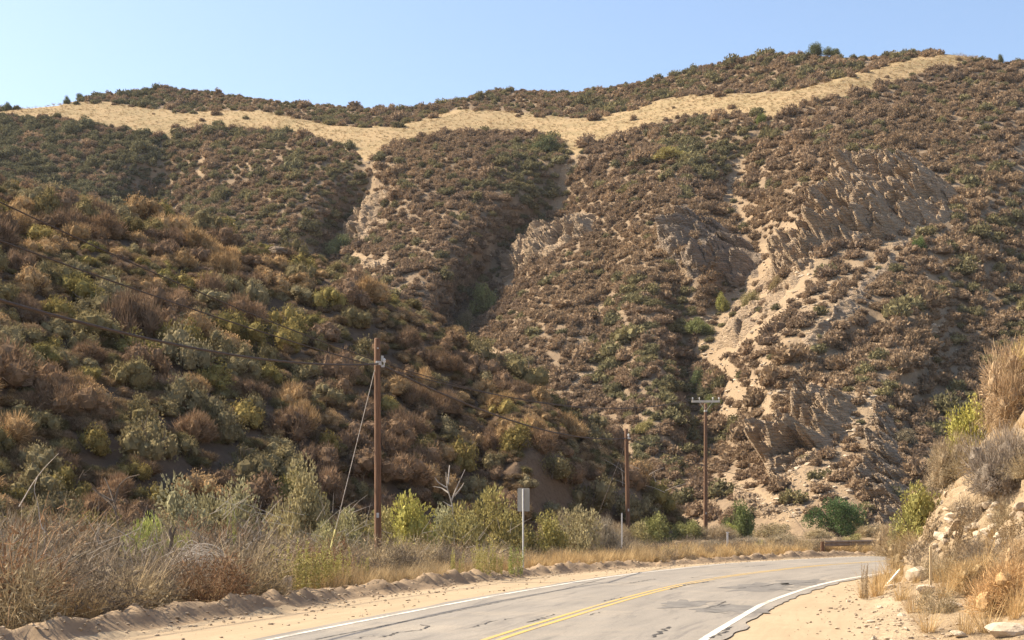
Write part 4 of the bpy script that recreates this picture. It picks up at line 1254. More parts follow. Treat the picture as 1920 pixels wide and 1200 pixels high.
# dead stems, snags and bare trees
def branchy(name, label, cat, u, d, base_dz, paths, r0, mat, group=None):
    x, y = ud(u, d); z = gz(x, y)
    o = thing(name, label, cat, (x, y, z), 0, group)
    for pth in paths:
        P_ = [np.array(((a - 960) * (d + dd) / F - x, dd, EYE + (V0 - b_) * (d + dd) / F - z)) for a, b_, dd in pth]
        P_ = np.array(P_); q = np.linspace(0, 1, len(P_)); t = np.linspace(0, 1, 12)
        S_ = np.c_[[np.interp(t, q, P_[:, c]) for c in range(3)]].T
        S_[1:-1] = (S_[:-2] + 2 * S_[1:-1] + S_[2:]) / 4
        v, f = tube(S_, r0, r0 * 0.35, 5)
        link('branch', make_mesh('branch', v, f, M[mat]), o)
    return o
branchy('dead_branch', 'bent pale dead stem standing up behind the verge', 'branch', 88, 31, 0, [[(90, 1005, 0), (75, 985, 0.1), (72, 945, 0.1), (62, 918, 0), (70, 895, 0.2)], [(36, 950, 0.3), (62, 905, 0.3), (85, 875, 0.2), (110, 850, 0)]], 0.016, 'dead_wood', 'dead branches in the verge')
branchy('dead_branch', 'dark twisted snag sticking up behind the viny bush', 'branch', 205, 36, 0, [[(222, 990, 0), (215, 950, 0), (190, 930, 0.2), (172, 915, 0.3)], [(218, 955, 0), (205, 915, 0.2), (196, 895, 0.3)], [(215, 945, 0), (222, 910, 0), (240, 895, 0.1), (262, 890, 0.1)], [(212, 940, 0), (185, 925, 0), (170, 905, -0.2)]], 0.03, 'bark', 'dead branches in the verge')
branchy('dead_branch', 'short black stump in the arching dead stems', 'branch', 322, 31.5, 0, [[(318, 1035, 0), (322, 1010, 0), (330, 988, 0)], [(322, 1010, 0), (318, 995, 0), (323, 985, 0)]], 0.05, 'bark', 'dead branches in the verge')
branchy('dead_tree', 'small bare grey tree between the pole and the sign', 'tree', 850, 56, 0, [[(850, 975, 0), (848, 945, 0), (838, 915, 0), (836, 885, 0)], [(846, 940, 0), (858, 910, 0), (872, 880, 0.1)], [(838, 915, 0), (822, 905, 0), (815, 895, 0)], [(842, 925, 0), (828, 915, 0.2), (812, 912, 0.2)], [(840, 908, 0), (842, 880, 0.2), (843, 872, 0.3)], [(852, 930, 0), (866, 912, 0.2), (870, 905, 0.2)], [(846, 950, 0), (830, 940, 0)]], 0.035, 'dead_wood')
arch = []
ar = np.random.default_rng(9)
for k in range(34):
    a0 = ar.uniform(300, 345); b0 = ar.uniform(1040, 1075); L_ = ar.uniform(70, 130); dp = ar.uniform(-0.6, 0.6)
    arch.append([(a0, b0, dp), (a0 + L_ * 0.35, b0 - ar.uniform(15, 40), dp), (a0 + L_ * 0.75, b0 - ar.uniform(-5, 25), dp - 0.2), (a0 + L_, b0 + ar.uniform(15, 55), dp - 0.3)])
branchy('dead_branch', 'spray of pale arching dead stems over the berm', 'branch', 330, 30, 0, arch, 0.009, 'dead_wood', 'dead branches in the verge')
def sticks(label, u0, u1, v0_, v1_, d, n, seed, ln=(30, 80), rad=0.007):
    r_ = np.random.default_rng(seed); ps = []
    for k in range(n):
        a0, b0 = r_.uniform(u0, u1), r_.uniform(v0_, v1_); an = r_.uniform(0.2, 2.9); L_ = r_.uniform(*ln); dp = r_.uniform(-1.2, 1.2); cv = r_.normal(0, 12)
        ps.append([(a0, b0, dp), (a0 + math.cos(an) * L_ * 0.5 + cv * 0.6, b0 - math.sin(an) * L_ * 0.5, dp), (a0 + math.cos(an) * L_ + cv, b0 - math.sin(an) * L_ * 0.85, dp)])
    branchy('dead_branch', label, 'branch', (u0 + u1) / 2, d, 0, ps, rad, 'dead_wood', 'dead branches in the verge')
sticks('loose pale dead twigs at the near end of the verge', 0, 170, 1030, 1150, 27.5, 46, 11)
sticks('loose pale dead twigs around the rusty bush', 150, 300, 1000, 1110, 29.5, 46, 12)
sticks('loose pale dead twigs before the weed stalks', 380, 520, 960, 1080, 33, 40, 13)
sticks('loose pale dead twigs behind the weed stalks', 530, 690, 960, 1040, 41, 40, 14, (20, 55))
sticks('loose pale dead twigs between the pole and the sign', 730, 960, 985, 1060, 46, 36, 15, (18, 45))
sticks('crossed bare twigs at the tip of the near slope', 1160, 1260, 860, 930, 93, 8, 16, (25, 60), 0.02)

# ------------------------------------------------------------------ stones
def stone_mesh(seed):
    r_ = np.random.default_rng(seed)
    import bmesh
    bm = bmesh.new(); bmesh.ops.create_icosphere(bm, subdivisions=2, radius=1.0)
    V_ = np.array([v.co[:] for v in bm.verts]); F_ = np.array([[v.index for v in f.verts] for f in bm.faces]); bm.free()
    for k in range(9):                      # chop flat faces
        nrm = unit(r_.normal(0, 1, 3)); dcut = r_.uniform(0.45, 0.8)
        ex = V_ @ nrm - dcut
        V_ = V_ - np.where(ex > 0, ex, 0)[:, None] * nrm
    V_ *= np.array([1.0, r_.uniform(0.6, 0.95), r_.uniform(0.45, 0.8)]) * (1 + 0.05 * r_.normal(0, 1, (len(V_), 1)))
    return V_, F_
M['stone'] = mat_simple('loose_stone', (0.30, 0.225, 0.15), (0.44, 0.345, 0.24), 1.6, 0.95, 0.35, 0.15)
M['stone_pale'] = mat_simple('pale_loose_stone', (0.38, 0.30, 0.21), (0.54, 0.44, 0.32), 1.6, 0.95, 0.35, 0.15)
ST = []
for k in range(9):
    V_, F_ = stone_mesh(k)
    ST.append([make_mesh('stone', V_, F_, M[m_]) for m_ in ('stone', 'stone_pale')])
def stone(label, x, y, s, k, pale=0, name='stone', cat='stone', group='stones at the foot of the bank', z=None, rz=0.0, flat=1.0):
    o = link(name, ST[k % 9][pale], loc=(x, y, (gz(x, y) if z is None else z) + 0.25 * s * flat)); o.scale = (s, s, s * flat); o.rotation_euler = (0.2 * math.sin(k), 0.2 * math.cos(k), rz)
    o['label'] = label; o['category'] = cat; o['group'] = group
    return o
rs = np.random.default_rng(21)
for k, (u_, v_, px, lab) in enumerate(((1563, 1109, 8, 'dark stone on the sandy pull-out near the white line'), (1580, 1131, 9, 'flat stone at the edge of the yellow grass'), (1590, 1118, 12, 'pale flat stone below the yellow grass tuft'), (1555, 1153, 7, 'small dark stone alone on the pull-out'),
                                     (1612, 1148, 12, 'stone at the toe of the talus'), (1625, 1163, 14, 'angular stone on the talus'), (1632, 1155, 18, 'largest stone of the lower talus'), (1600, 1190, 8, 'small stone at the bottom of the talus'),
                                     (1640, 1185, 15, 'wedge shaped stone by the talus toe'), (1670, 1190, 9, 'small stone under the dry brush'), (1668, 1106, 24, 'pale flat boulder half buried near the fallen white stake'), (1650, 1135, 16, 'stone between talus and fallen stake'),
                                     (1590, 1165, 7, 'tiny dark stone on the talus fringe'), (1615, 1172, 8, 'tiny stone beside the angular one'), (1645, 1168, 11, 'grey stone above the wedge shaped one'), (1690, 1150, 17, 'stone half hidden in straw'), (1700, 1183, 13, 'stone low in the straw'))):
    d_ = F * (EYE - 0.12) / (v_ - V0); x, y = ud(u_, d_)
    stone(lab, x, y, px * d_ / F * 0.55, k, 1, rz=k * 1.3)
def on_bank(u_, v_):
    """first place along the line of sight that meets the ground"""
    dd = np.arange(14, 75, 0.15)
    x = (u_ - 960) * dd / F; z = EYE + (V0 - v_) * dd / F
    g = ground_z(x, dd); h = np.nonzero(z <= g)[0]
    q = h[0] if len(h) else int(np.argmax((g - z) / dd))
    return x[q], dd[q], g[q]
x, y, z = on_bank(1730, 1085)
stone('grey boulder behind the thin wooden stake', x, y, 0.42, 3, 1, name='boulder', cat='boulder', z=z)
x, y, z = on_bank(1735, 1115); stone('grey block under the boulder by the stake', x, y, 0.26, 5, 1, name='boulder', cat='boulder', z=z)
x, y, z = on_bank(1752, 988); stone('white stone lodged on the bank face', x, y, 0.17, 2, 1, z=z)
x, y, z = on_bank(1785, 1140); stone('pale boulder in the dry orange brush', x, y, 0.22, 6, 1, name='boulder', cat='boulder', z=z)
x, y, z = on_bank(1795, 1195); stone('rounded pale stone at the bottom edge of the bank', x, y, 0.13, 7, 1, z=z)
x, y, z = on_bank(1885, 1193); stone('broken white concrete slab in the dry brush', x, y, 0.34, 8, 1, name='concrete_slab', cat='slab', z=z, flat=0.6)
x, y = ud(533, 33.9); stone('upright white rock among the weed stalks', x, y, 0.2, 4, 1, z=gz(x, y) + 0.05, flat=2.0, group='stones on the berm')
Pz = at(521, 497, 103); zz = float(hill_z(np.array([Pz[0]]), np.array([Pz[1]]))[0]); stone('round grey boulder on the crest of the near hillside', Pz[0], Pz[1], 0.85, 1, 0, name='boulder', cat='boulder', z=zz + 0.7, group='boulders on the near crest').data = make_mesh('boulder', *stone_mesh(1), M['rock_grey'])
# broken rock of the bank face
rb = np.random.default_rng(31)
nbk = 0
for _ in range(900):
    u_, v_ = rb.uniform(1735, 1925), rb.uniform(905, 1060)
    if not in_poly(np.array([u_]), np.array([v_]), [(1738, 935), (1765, 905), (1830, 920), (1925, 960), (1925, 1030), (1850, 1020), (1790, 1030), (1755, 1050), (1760, 990)])[0]: continue
    x, y, z = on_bank(u_, v_)
    s_ = rb.uniform(0.09, 0.28)
    o = stone('pale broken stone embedded in the bank face', x, y, s_, nbk, 1 if rb.uniform() < 0.7 else 0, z=z - 0.3 * s_, group='stones embedded in the bank face', rz=rb.uniform(0, 6))
    nbk += 1
    if nbk >= 85: break

rq = np.random.default_rng(51)
u = rq.uniform(600, 1920, 60000); v = rq.uniform(230, 1000, 60000)
ok = (v > lerp_pts(LO, u)) & (v < np.where(u < 1300, lerp_pts(CREST, u), 1000))
u, v = u[ok], v[ok]
bare, grass, sparse = far_masks(u, v)
ok = rq.uniform(0, 1, len(u)) < 0.5 * bare + 0.05 * sparse
u, v = u[ok][:5200], v[ok][:5200]
P = FAR(u, v); n = len(P); s_ = 0.10 + 0.42 * rq.uniform(0, 1, n) ** 4
scatter('rubble', P, np.c_[s_, s_, s_ * 0.8], rq.uniform(0, 6.28, n), rq.integers(0, 18, n), np.ones((n, 3)), [a[0] for a in ST] + [a[1] for a in ST], label='loose rubble strewn over the bare gullies and slabs of the far slopes', category='rubble')
# loose clods and gravel too small to tell apart
rk = np.random.default_rng(41)
n = 3600
j = np.clip(np.interp(rk.uniform(-6, 60, n), st, np.arange(len(st))).astype(int), 0, len(st) - 1)
b = rk.normal(0.35, 0.45, n); far_ = rk.uniform(0, 1, n) < 0.16
b = np.where(far_, -rk.uniform(0, 2.2, n), b)
off = -(WL[j] + SHL[j] + b)
X = cl[j, 0] + nr_[j, 0] * off; Y = cl[j, 1] + nr_[j, 1] * off
jr = np.clip(np.interp(rk.uniform(-6, 34, 1300), st, np.arange(len(st))).astype(int), 0, len(st) - 1)
off = WR[jr] + SHR[jr] + rk.normal(0.6, 0.9, 1300)
ok = off > WR[jr] + 0.5
X = np.r_[X, (cl[jr, 0] + nr_[jr, 0] * off)[ok]]; Y = np.r_[Y, (cl[jr, 1] + nr_[jr, 1] * off)[ok]]
n = len(X); s_ = 0.012 + 0.05 * rk.uniform(0, 1, n) ** 3
scatter('gravel', np.c_[X, Y, ground_z(X, Y) + 0.2 * s_], np.c_[s_, s_, s_ * 0.9], rk.uniform(0, 6.28, n), rk.integers(0, 9, n), np.ones((n, 3)), [a[0] for a in ST], label='loose clods and gravel along both shoulders', category='gravel')

# ------------------------------------------------------------------ right bank plants
def bank_shrub(label, kind, k, u_, v_, rpx, hpx, tint, **kw):
    x, y, z = on_bank(u_, v_); s_ = y / F
    return shrub(label, kind, k, x, y, rpx * s_, hpx * s_ / 1.28, tint, group='shrubs on the bank', z=z, **kw)
for a in (('bright yellow green bush standing out on top of the bank', 'leafy', 2, 1815, 850, 60, 135, (0.42, 0.38, 0.11)), ('olive green bush at the outer corner of the bank', 'leafy', 0, 1715, 968, 60, 128, (0.34, 0.31, 0.11)), ('tall brown bush at the upper edge of the picture on the bank', 'twiggy', 0, 1890, 800, 75, 185, (0.42, 0.30, 0.18)),
          ('grey twiggy bush overhanging the bank face', 'twiggy', 1, 1872, 930, 75, 165, (0.30, 0.245, 0.19)), ('brown brush between the yellow bush and the grey one', 'twiggy', 2, 1790, 910, 55, 120, (0.38, 0.295, 0.19)), ('golden brown brush at the very top of the bank', 'twiggy', 3, 1925, 730, 60, 130, (0.50, 0.38, 0.16)),
          ('dusty brush on the outer slope of the bank', 'twiggy', 2, 1690, 1000, 40, 70, (0.40, 0.31, 0.2)), ('low brown brush at the road end of the bank', 'twiggy', 0, 1665, 1040, 42, 75, (0.41, 0.31, 0.19)), ('tawny brush beside the thin stake', 'twiggy', 1, 1700, 1062, 48, 85, (0.41, 0.31, 0.18)),
          ('orange brown dry brush in the near corner of the bank', 'twiggy', 3, 1880, 1150, 85, 130, (0.52, 0.34, 0.17)), ('tawny dry brush below the bank face', 'twiggy', 2, 1830, 1110, 55, 85, (0.50, 0.36, 0.19)), ('tawny dry brush under the picture edge', 'twiggy', 0, 1915, 1090, 60, 100, (0.46, 0.33, 0.19)),
          ('brown brush at the shaded notch of the bank', 'twiggy', 1, 1800, 1062, 38, 60, (0.36, 0.27, 0.17)), ('sparse olive bush in front of the outer corner', 'open', 1, 1700, 985, 36, 95, (0.36, 0.32, 0.17))):
    bank_shrub(*a)
rng = np.random.default_rng(4)
def bank_tuft(label, proto, u_, v_, rpx, hpx, tint, nominal, name='dry_bush', cat='dry bush', tilt=0.0):
    x, y, z = on_bank(u_, v_); s_ = y / F
    dry(name, label, proto, x, y, rpx * s_, hpx * s_ / nominal, tint, 'dry plants on the bank', z=z, tilt=tilt, cat=cat)
for k, a in enumerate((('tall yellow grass clump on the pull-out edge', 1645, 1118, 60, 75), ('yellow grass beside the fallen white stake', 1672, 1090, 50, 60), ('pale grass clump at the talus top', 1620, 1122, 40, 50), ('straw clump below the thin stake', 1715, 1150, 60, 70), ('straw clump in front of the grey boulder', 1690, 1125, 50, 55),
                       ('orange straw clump in the near corner', 1850, 1185, 80, 90), ('orange straw clump beside the concrete slab', 1810, 1190, 70, 70), ('straw clump at the picture edge', 1905, 1160, 70, 90), ('tawny straw below the bank face', 1770, 1120, 60, 70), ('tawny straw at mid bank', 1840, 1080, 60, 70), ('straw tuft on the talus', 1740, 1185, 60, 60))):
    bank_tuft(a[0], PR['plume'][k % 4], a[1], a[2], a[3] * 1.1, a[4], GOLDG * rng.uniform(0.85, 1.1), 0.85, name='grass_clump', cat='grass')
for k, a in enumerate((('dark plumed stems leaning over the bank notch', 1790, 1060, 60, 95), ('dark plumed stems behind the thin stake', 1730, 1050, 60, 90), ('plumed stems at the bank corner', 1690, 1045, 55, 90), ('plumed stems at the picture edge', 1900, 1050, 60, 95), ('thin plumed weed on the pull-out edge', 1622, 1125, 22, 62))):
    bank_tuft(a[0], PR['stalk'][k % 4], a[1], a[2], a[3], a[4], (0.30, 0.22, 0.13), 1.0, name='weed', cat='weed', tilt=-0.35 if k < 4 else 0.0)
spots = [(1705, 1035), (1735, 1070), (1765, 1085), (1800, 1100), (1835, 1060), (1870, 1085), (1905, 1120), (1880, 1045), (1760, 1150), (1860, 1140), (1770, 905), (1810, 895), (1850, 880), (1895, 870), (1920, 900), (1745, 960), (1825, 985), (1890, 1000)]
where = ['below the outer corner', 'right of the thin stake', 'above the straw clump', 'under the bank face', 'in the shaded notch', 'below the pale face', 'by the picture edge', 'under the overhanging brush', 'on the talus', 'behind the orange straw',
         'on the brow over the rock', 'under the yellow bush', 'on the brow beside the grey bush', 'high on the brow', 'at the brow by the picture edge', 'at the corner of the face', 'in a crack of the face', 'on the pale face']
for k, ((a, b), wz) in enumerate(zip(spots, where)):
    bank_tuft('%s dead bush %s on the bank' % (('tawny', 'brown', 'straw')[k % 3], wz), PR['drybush'][k % 7], a, b, 62, 62, (GOLDG * 0.85, GREYT * 1.1, STRAW)[k % 3], 0.85)
n = 1500
j = np.clip(np.interp(rng.uniform(-6, 40, n), st, np.arange(len(st))).astype(int), 0, len(st) - 1)
e = rng.uniform(-1.2, 6.5, n)
off = WR[j] + np.maximum(FO[j] + e, SHR[j] + 0.2)
X = cl[j, 0] + nr_[j, 0] * off; Y = cl[j, 1] + nr_[j, 1] * off
cl_n = fbm(np.c_[X, Y, 0 * X], 1.8, 2, 601)
ok = (Y > 15) & (cl_n + np.where((e > 0) & (e < 1.7), -0.25, 0.05) > 0.0)
X, Y = X[ok], Y[ok]; n = len(X)
s_ = rng.uniform(0.5, 1.0, n)
scatter('dry_grass', np.c_[X, Y, ground_z(X, Y) - 0.03], np.c_[s_, s_, s_], rng.uniform(0, 6.28, n), rng.integers(0, 7, n), GOLDG * rng.uniform(0.75, 1.1, (n, 1)), PR['grass'], label='sparse dry grass on the earth bank', category='grass')

# ------------------------------------------------------------------ utility poles, wires, sign, markers, guardrail
def mat_wood_pole():
    t = NT('pole_wood')
    co = t.n('TexCoord').outputs['Object']
    mp = t.n('Mapping'); mp.inputs['Scale'].default_value = (9, 9, 0.5); t.l(co, mp.inputs[0])
    f = t.noise(2.2, mp.outputs[0], 6, 0.7)
    c = t.ramp(f, [(0.32, (0.085, 0.047, 0.030)), (0.55, (0.17, 0.092, 0.052)), (0.75, (0.25, 0.15, 0.092))])
    return t.principled(c, 0.85, t.bump(f, 0.6, 0.02), spec=0.25)
M['pole'] = mat_wood_pole()
M['arm'] = mat_simple('crossarm_wood', (0.52, 0.45, 0.36), (0.66, 0.59, 0.49), 5)
M['galv'] = mat_simple('galvanised_steel', (0.40, 0.39, 0.37), (0.52, 0.51, 0.48), 12, 0.55)
M['wire'] = mat_simple('cable_black', (0.05, 0.036, 0.028), (0.08, 0.055, 0.042), 4, 0.7)
M['yellow'] = mat_simple('guy_guard_plastic', (0.60, 0.50, 0.16), (0.68, 0.58, 0.22), 5, 0.5)
M['white'] = mat_simple('white_marker', (0.66, 0.63, 0.57), (0.76, 0.73, 0.67), 6, 0.6)
M['alu'] = mat_simple('sign_back_aluminium', (0.28, 0.26, 0.22), (0.34, 0.315, 0.265), 3, 0.6)
M['porcelain'] = mat_simple('insulator_porcelain', (0.55, 0.54, 0.5), (0.7, 0.69, 0.65), 6, 0.3)
M['stake'] = mat_simple('stake_wood', (0.48, 0.36, 0.2), (0.6, 0.46, 0.27), 8)
M['rust'] = mat_simple('weathered_rail', (0.16, 0.115, 0.085), (0.27, 0.21, 0.16), 3, 0.7)

def box(a, b):
    a = np.array(a, float); b = np.array(b, float)
    V_ = np.array([[x, y, z] for x in (a[0], b[0]) for y in (a[1], b[1]) for z in (a[2], b[2])])
    F_ = np.array([[0, 1, 3, 2], [4, 6, 7, 5], [0, 4, 5, 1], [2, 3, 7, 6], [0, 2, 6, 4], [1, 5, 7, 3]])
    return V_, F_
def mbox(name, a, b, mat, parent): return link(name, make_mesh(name, *box(a, b), M[mat]), parent)
def lathe(prof, sides=14):
    th = np.arange(sides) * 2 * np.pi / sides
    V_ = np.concatenate([np.c_[r_ * np.cos(th), r_ * np.sin(th), np.full(sides, z_)] for r_, z_ in prof])
    F_ = [[k * sides + q, k * sides + (q + 1) % sides, (k + 1) * sides + (q + 1) % sides, (k + 1) * sides + q] for k in range(len(prof) - 1) for q in range(sides)]
    return V_, np.array(F_)
def pole(label, u_, d, top_v, r0, r1, lean=(0, 0)):
    x, y = ud(u_, d); z = gz(x, y)
    H = EYE + (V0 - top_v) * d / F - z
    o = thing('utility_pole', label, 'pole', (x, y, z), 0, 'wooden utility poles along the road')
    prof = [(r0, -0.5)] + [(r0 + (r1 - r0) * t, H * t) for t in np.linspace(0, 0.995, 9)] + [(r1 * 0.8, H), (0.001, H + 0.01)]
    V_, F_ = lathe(prof)
    V_[:, 0] += lean[0] * np.clip(V_[:, 2], 0, None) / H
    m = make_mesh('pole_shaft', V_, F_, M['pole'], smooth=True)
    link('shaft', m, o)
    return o, np.array((x, y, z)), H
def ins(name, parent, loc, s=1.0):
    V_, F_ = lathe([(0.02, 0), (0.02, 0.08), (0.05, 0.09), (0.06, 0.12), (0.035, 0.14), (0.05, 0.16), (0.045, 0.2), (0.02, 0.23), (0.001, 0.235)], 10)
    e = link(name, make_mesh('insulator', V_, F_, M['porcelain']), parent, loc); e.scale = (s, s, s); return e
def ring(parent, z, r_, h, mat='galv', name='clamp'):
    V_, F_ = lathe([(r_ - 0.004, z - h / 2), (r_ + 0.012, z - h / 2), (r_ + 0.012, z + h / 2), (r_ - 0.004, z + h / 2)], 14)
    return link(name, make_mesh(name, V_, F_, M[mat]), parent)
p1, P1, H1 = pole('tall brown wooden utility pole with a slanting guy wire', 709, 44, 634, 0.115, 0.095, (-0.03, 0))
z_att = EYE + (V0 - 683) * 44 / F - P1[2]
ring(p1, z_att, 0.1, 0.07); ring(p1, H1 - 0.75, 0.098, 0.05)
mbox('bracket', (0.095, -0.03, z_att - 0.09), (0.2, 0.03, z_att - 0.02), 'galv', p1)
mbox('bracket', (0.095, -0.02, H1 - 0.72), (0.17, 0.02, H1 - 0.55), 'galv', p1)
gx_, gy_ = ud(607, 42.3); gzz = gz(gx_, gy_)
a_ = np.array([-0.08, -0.02, z_att - 0.08]); b_ = np.array([gx_ - P1[0], gy_ - P1[1], gzz - P1[2]])
v_, f_ = tube([a_, (a_ + b_) / 2, b_], 0.011, 0.011, 6)
gw = link('guy_wire', make_mesh('guy_wire', v_, f_, M['dead_wood']), p1)
q_ = a_ + (b_ - a_) * 0.78
v_, f_ = tube([q_, (q_ + b_) / 2, b_ + (q_ - b_) * 0.02], 0.03, 0.03, 8)
link('guy_guard', make_mesh('guy_guard', v_, f_, M['yellow']), gw)
p2, P2, H2 = pole('shorter brown wooden pole against the dark cut bank', 1178, 85, 804, 0.135, 0.115, (-0.12, 0))
z2 = EYE + (V0 - 822) * 85 / F - P2[2]
ring(p2, z2, 0.115, 0.1)
p3, P3_, H3 = pole('farthest wooden pole carrying a pale crossarm', 1323, 120, 757, 0.19, 0.13)
za = EYE + (V0 - 753) * 120 / F - P3_[2]
mbox('crossarm', (-1.2, -0.21, za - 0.09), (1.2, -0.10, za + 0.09), 'arm', p3)
for sx in (-1, 1):
    v_, f_ = tube([(sx * 0.55, -0.19, za - 0.09), (sx * 0.05, -0.16, za - 0.75)], 0.022, 0.022, 5); link('brace', make_mesh('brace', v_, f_, M['arm']), p3)
for sx in (-1.12, -0.55, 0.6, 1.12): ins('insulator', p3, (sx, -0.155, za + 0.09), 1.15)
ring(p3, za - 0.8, 0.135, 0.12)

for pp, hh, rr0 in ((p1, H1, 0.115), (p2, H2, 0.135), (p3, H3, 0.19)):
    mbox('number_tag', (-0.04, -rr0 - 0.012, 1.9), (0.04, -rr0 + 0.002, 2.05), 'galv', pp)
    mbox('through_bolt', (-0.02, -rr0 - 0.03, hh - 0.35), (0.02, -rr0 * 0.6, hh - 0.31), 'galv', pp)
ins('insulator', p1, (0.19, 0, z_att - 0.02), 0.9)
ins('insulator', p2, (0, -0.15, z2 + 0.02), 1.1)

def wire(label, S, E_, sag, rad, name='overhead_wire'):
    t = np.linspace(0, 1, 60)[:, None]
    P_ = np.array(S) + (np.array(E_) - np.array(S)) * t
    P_[:, 2] -= 4 * sag * (t * (1 - t))[:, 0]
    o_ = P_[0].copy()
    v_, f_ = tube(P_ - o_, rad, rad, 6)
    o = link(name, make_mesh('wire', v_, f_, M['wire'], smooth=True), loc=o_)
    o['label'] = label; o['category'] = 'wire'; o['group'] = 'overhead wires'
A1 = P1 + [0.0, -0.11, z_att]; A2 = P2 + [-0.1, -0.14, z2]
wire('thick black cable arriving at the tall guyed pole from the near side', (-12.5, 3, 6.95), A1, 1.4, 0.03)
wire('thick black cable sagging from the guyed pole to the shorter pole', P1 + [0.15, -0.02, z_att - 0.05], A2, 0.75, 0.034)
E3 = np.array(at(1480, 902, 150)); wire('cable running on from the shorter pole towards the gully', P2 + [0.05, -0.14, z2 - 0.05], E3, 0.6, 0.022)
T3 = P3_ + [0, -0.155, za + 0.3]
wire('upper of the twin power lines crossing the near hillside', (-22, 18, 14.0), T3 + [-1.12, 0, 0], 4.5, 0.021)
wire('lower of the twin power lines crossing the near hillside', (-20, 10, 10.5), T3 + [-0.55, 0, 0], 3.5, 0.021)
gb = ud(1100, 80); wire('thin guy cable slanting down from the shorter pole', P2 + [-0.1, -0.1, z2 - 0.2], (gb[0], gb[1], gz(*gb)), 0.0, 0.014, name='guy_cable')

# road sign seen from behind
x, y = ud(981, 47.5); z = gz(x, y)
sg = thing('road_sign', 'blank grey back of a rectangular road sign on a steel post', 'sign', (x, y, z), R(-18))
top = EYE + (V0 - 915) * 47.5 / F - z
def rounded_panel(wd, z0, z1, y0, y1, r_=0.04):
    pts_ = []
    for cx, cz, a0 in ((wd - r_, z1 - r_, 0), (-wd + r_, z1 - r_, 90), (-wd + r_, z0 + r_, 180), (wd - r_, z0 + r_, 270)):
        for k in range(5): a = R(a0 + 22.5 * k); pts_.append((cx + r_ * math.cos(a), cz + r_ * math.sin(a)))
    n_ = len(pts_)
    bm_v = [(p[0], y0, p[1]) for p in pts_] + [(p[0], y1, p[1]) for p in pts_]
    m = bpy.data.meshes.new('sign_panel')
    m.from_pydata(bm_v, [], [list(range(n_)), list(range(2 * n_ - 1, n_ - 1, -1))] + [[k, k + n_, (k + 1) % n_ + n_, (k + 1) % n_] for k in range(n_)])
    m.materials.append(M['alu']); m.update(); return m
link('panel', rounded_panel(0.215, top - 0.79, top, 0.034, 0.039), sg)
V_, F_ = lathe([(0.03, -0.3), (0.03, top - 0.04), (0.024, top - 0.03), (0.001, top - 0.028)], 12)
link('post', make_mesh('sign_post', V_, F_, M['galv'], smooth=True), sg)
for zz_ in (top - 0.18, top - 0.62):
    mbox('bolt', (-0.012, 0.026, zz_ - 0.012), (0.012, 0.036, zz_ + 0.012), 'galv', sg)
# thin steel post
x, y = ud(1166, 64); z = gz(x, y)
t_p = EYE + (V0 - 963) * 64 / F - z
o = thing('marker_post', 'thin pale steel post beside the shorter pole', 'post', (x, y, z))
mbox('stem', (-0.03, -0.02, -0.2), (0.03, 0.02, t_p), 'white', o); mbox('cap', (-0.034, -0.024, t_p - 0.02), (0.034, 0.024, t_p + 0.03), 'galv', o)
x, y = ud(1364, 75); z = gz(x, y); t_p = EYE + (V0 - 999) * 75 / F - z
o = thing('marker_stake', 'short white marker stake on the far verge', 'post', (x, y, z))
mbox('stem', (-0.05, -0.015, -0.2), (0.05, 0.015, t_p), 'white', o); mbox('cap', (-0.08, -0.02, t_p), (0.08, 0.02, t_p + 0.05), 'white', o)
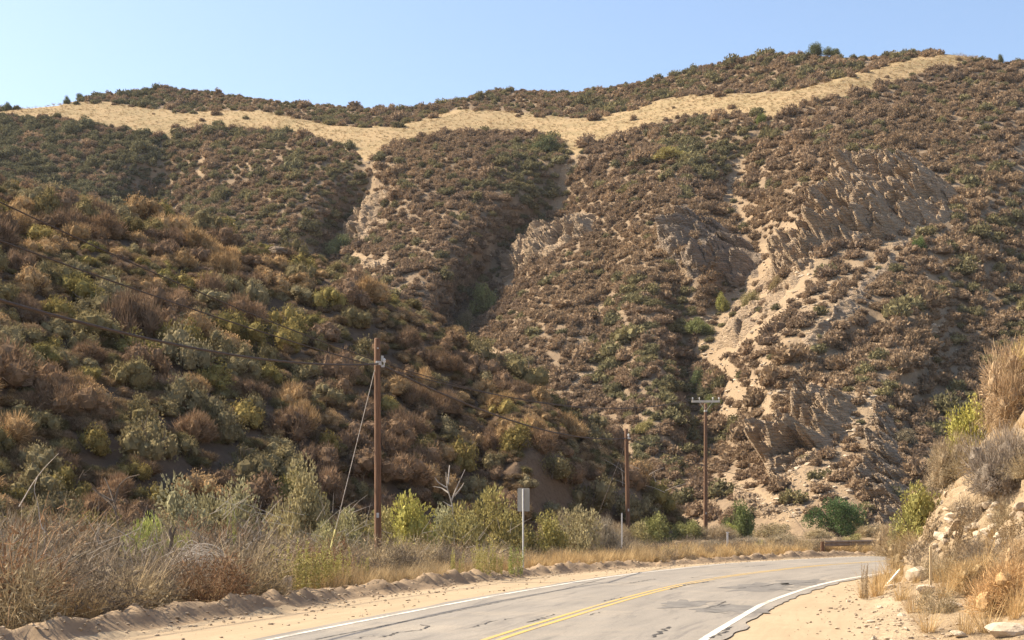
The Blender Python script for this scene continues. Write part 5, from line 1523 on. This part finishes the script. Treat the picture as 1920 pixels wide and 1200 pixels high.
# stake and fallen stick on the right
x, y, z = on_bank(1745, 1112); t_p = 82 * y / F
o = thing('wooden_stake', 'thin upright wooden stake on the talus', 'stake', (x, y, z))
mbox('stem', (-0.022, -0.014, -0.2), (0.022, 0.014, t_p), 'stake', o)
V_, F_ = box((-0.022, -0.014, t_p), (0.022, 0.014, t_p + 0.05)); V_[[1, 3, 5, 7], 0] *= 0.3
link('pointed_tip', make_mesh('pointed_tip', V_, F_, M['stake']), o)
x, y, z = on_bank(1672, 1096)
o = thing('fallen_stake', 'broken white stake lying slanted on the talus', 'stake', (x, y, z + 0.14))
o.rotation_euler = (0, R(-46), 0.25)
mbox('stem', (-0.32, -0.03, -0.02), (0.32, 0.03, 0.02), 'white', o); V_, F_ = box((0.32, -0.028, -0.018), (0.40, 0.028, 0.018)); V_[[4, 5], 0] -= 0.06
link('splintered_end', make_mesh('splintered_end', V_, F_, M['stake']), o)

# guardrail at the bend
ii = [k for k in range(len(cl)) if cl[k, 1] > 40]
def rail_pt(k): return rd(k, -(WL[k] + 2.5))
seq = [k for k in ii if 1543 <= 960 + F * rail_pt(k)[0] / rail_pt(k)[1] <= 1668]
gr0 = rail_pt(seq[0]); zg = 0.12
gr = thing('guardrail', 'low weathered guardrail across the far bend', 'guardrail', (gr0[0], gr0[1], zg))
prof = [(0.00, 0.38), (0.05, 0.42), (0.05, 0.48), (0.0, 0.52), (0.0, 0.56), (0.05, 0.60), (0.05, 0.66), (0.0, 0.70)]
ks = seq[::4]
V_ = []
for k in ks:
    p_ = rail_pt(k) - gr0
    for o_, z_ in prof: V_.append((p_[0] + nr_[k, 0] * o_, p_[1] + nr_[k, 1] * o_, z_))
link('rail', make_mesh('rail', V_, grid_faces(len(ks), len(prof)), M['rust']), gr)
for k in seq[::19]:
    p_ = rail_pt(k) - gr0 - nr_[k] * 0.12
    V_, F_ = box((p_[0] - 0.08, p_[1] - 0.08, -0.4), (p_[0] + 0.08, p_[1] + 0.08, 0.66)); link('post', make_mesh('rail_post', V_, F_, M['pole']), gr)
p_ = rail_pt(seq[-1]) - gr0
V_, F_ = box((p_[0] - 0.02, p_[1] - 0.12, 0.05), (p_[0] + 0.28, p_[1] + 0.1, 0.74)); link('end_terminal', make_mesh('end_terminal', V_, F_, M['white']), gr)

# ------------------------------------------------------------------ thin valley haze
t = NT('haze_air')
pv = t.n('VolumePrincipled'); pv.inputs['Color'].default_value = (0.93, 0.95, 1.0, 1); pv.inputs['Density'].default_value = 0.00007; pv.inputs['Anisotropy'].default_value = 0.0
t.l(pv.outputs[0], t.out.inputs['Volume'])
V_, F_ = box((-420, -60, -3), (420, 640, 185))
hz = link('haze', make_mesh('haze', V_, F_, t.m), kind='stuff', label='thin warm haze filling the valley air', category='haze')
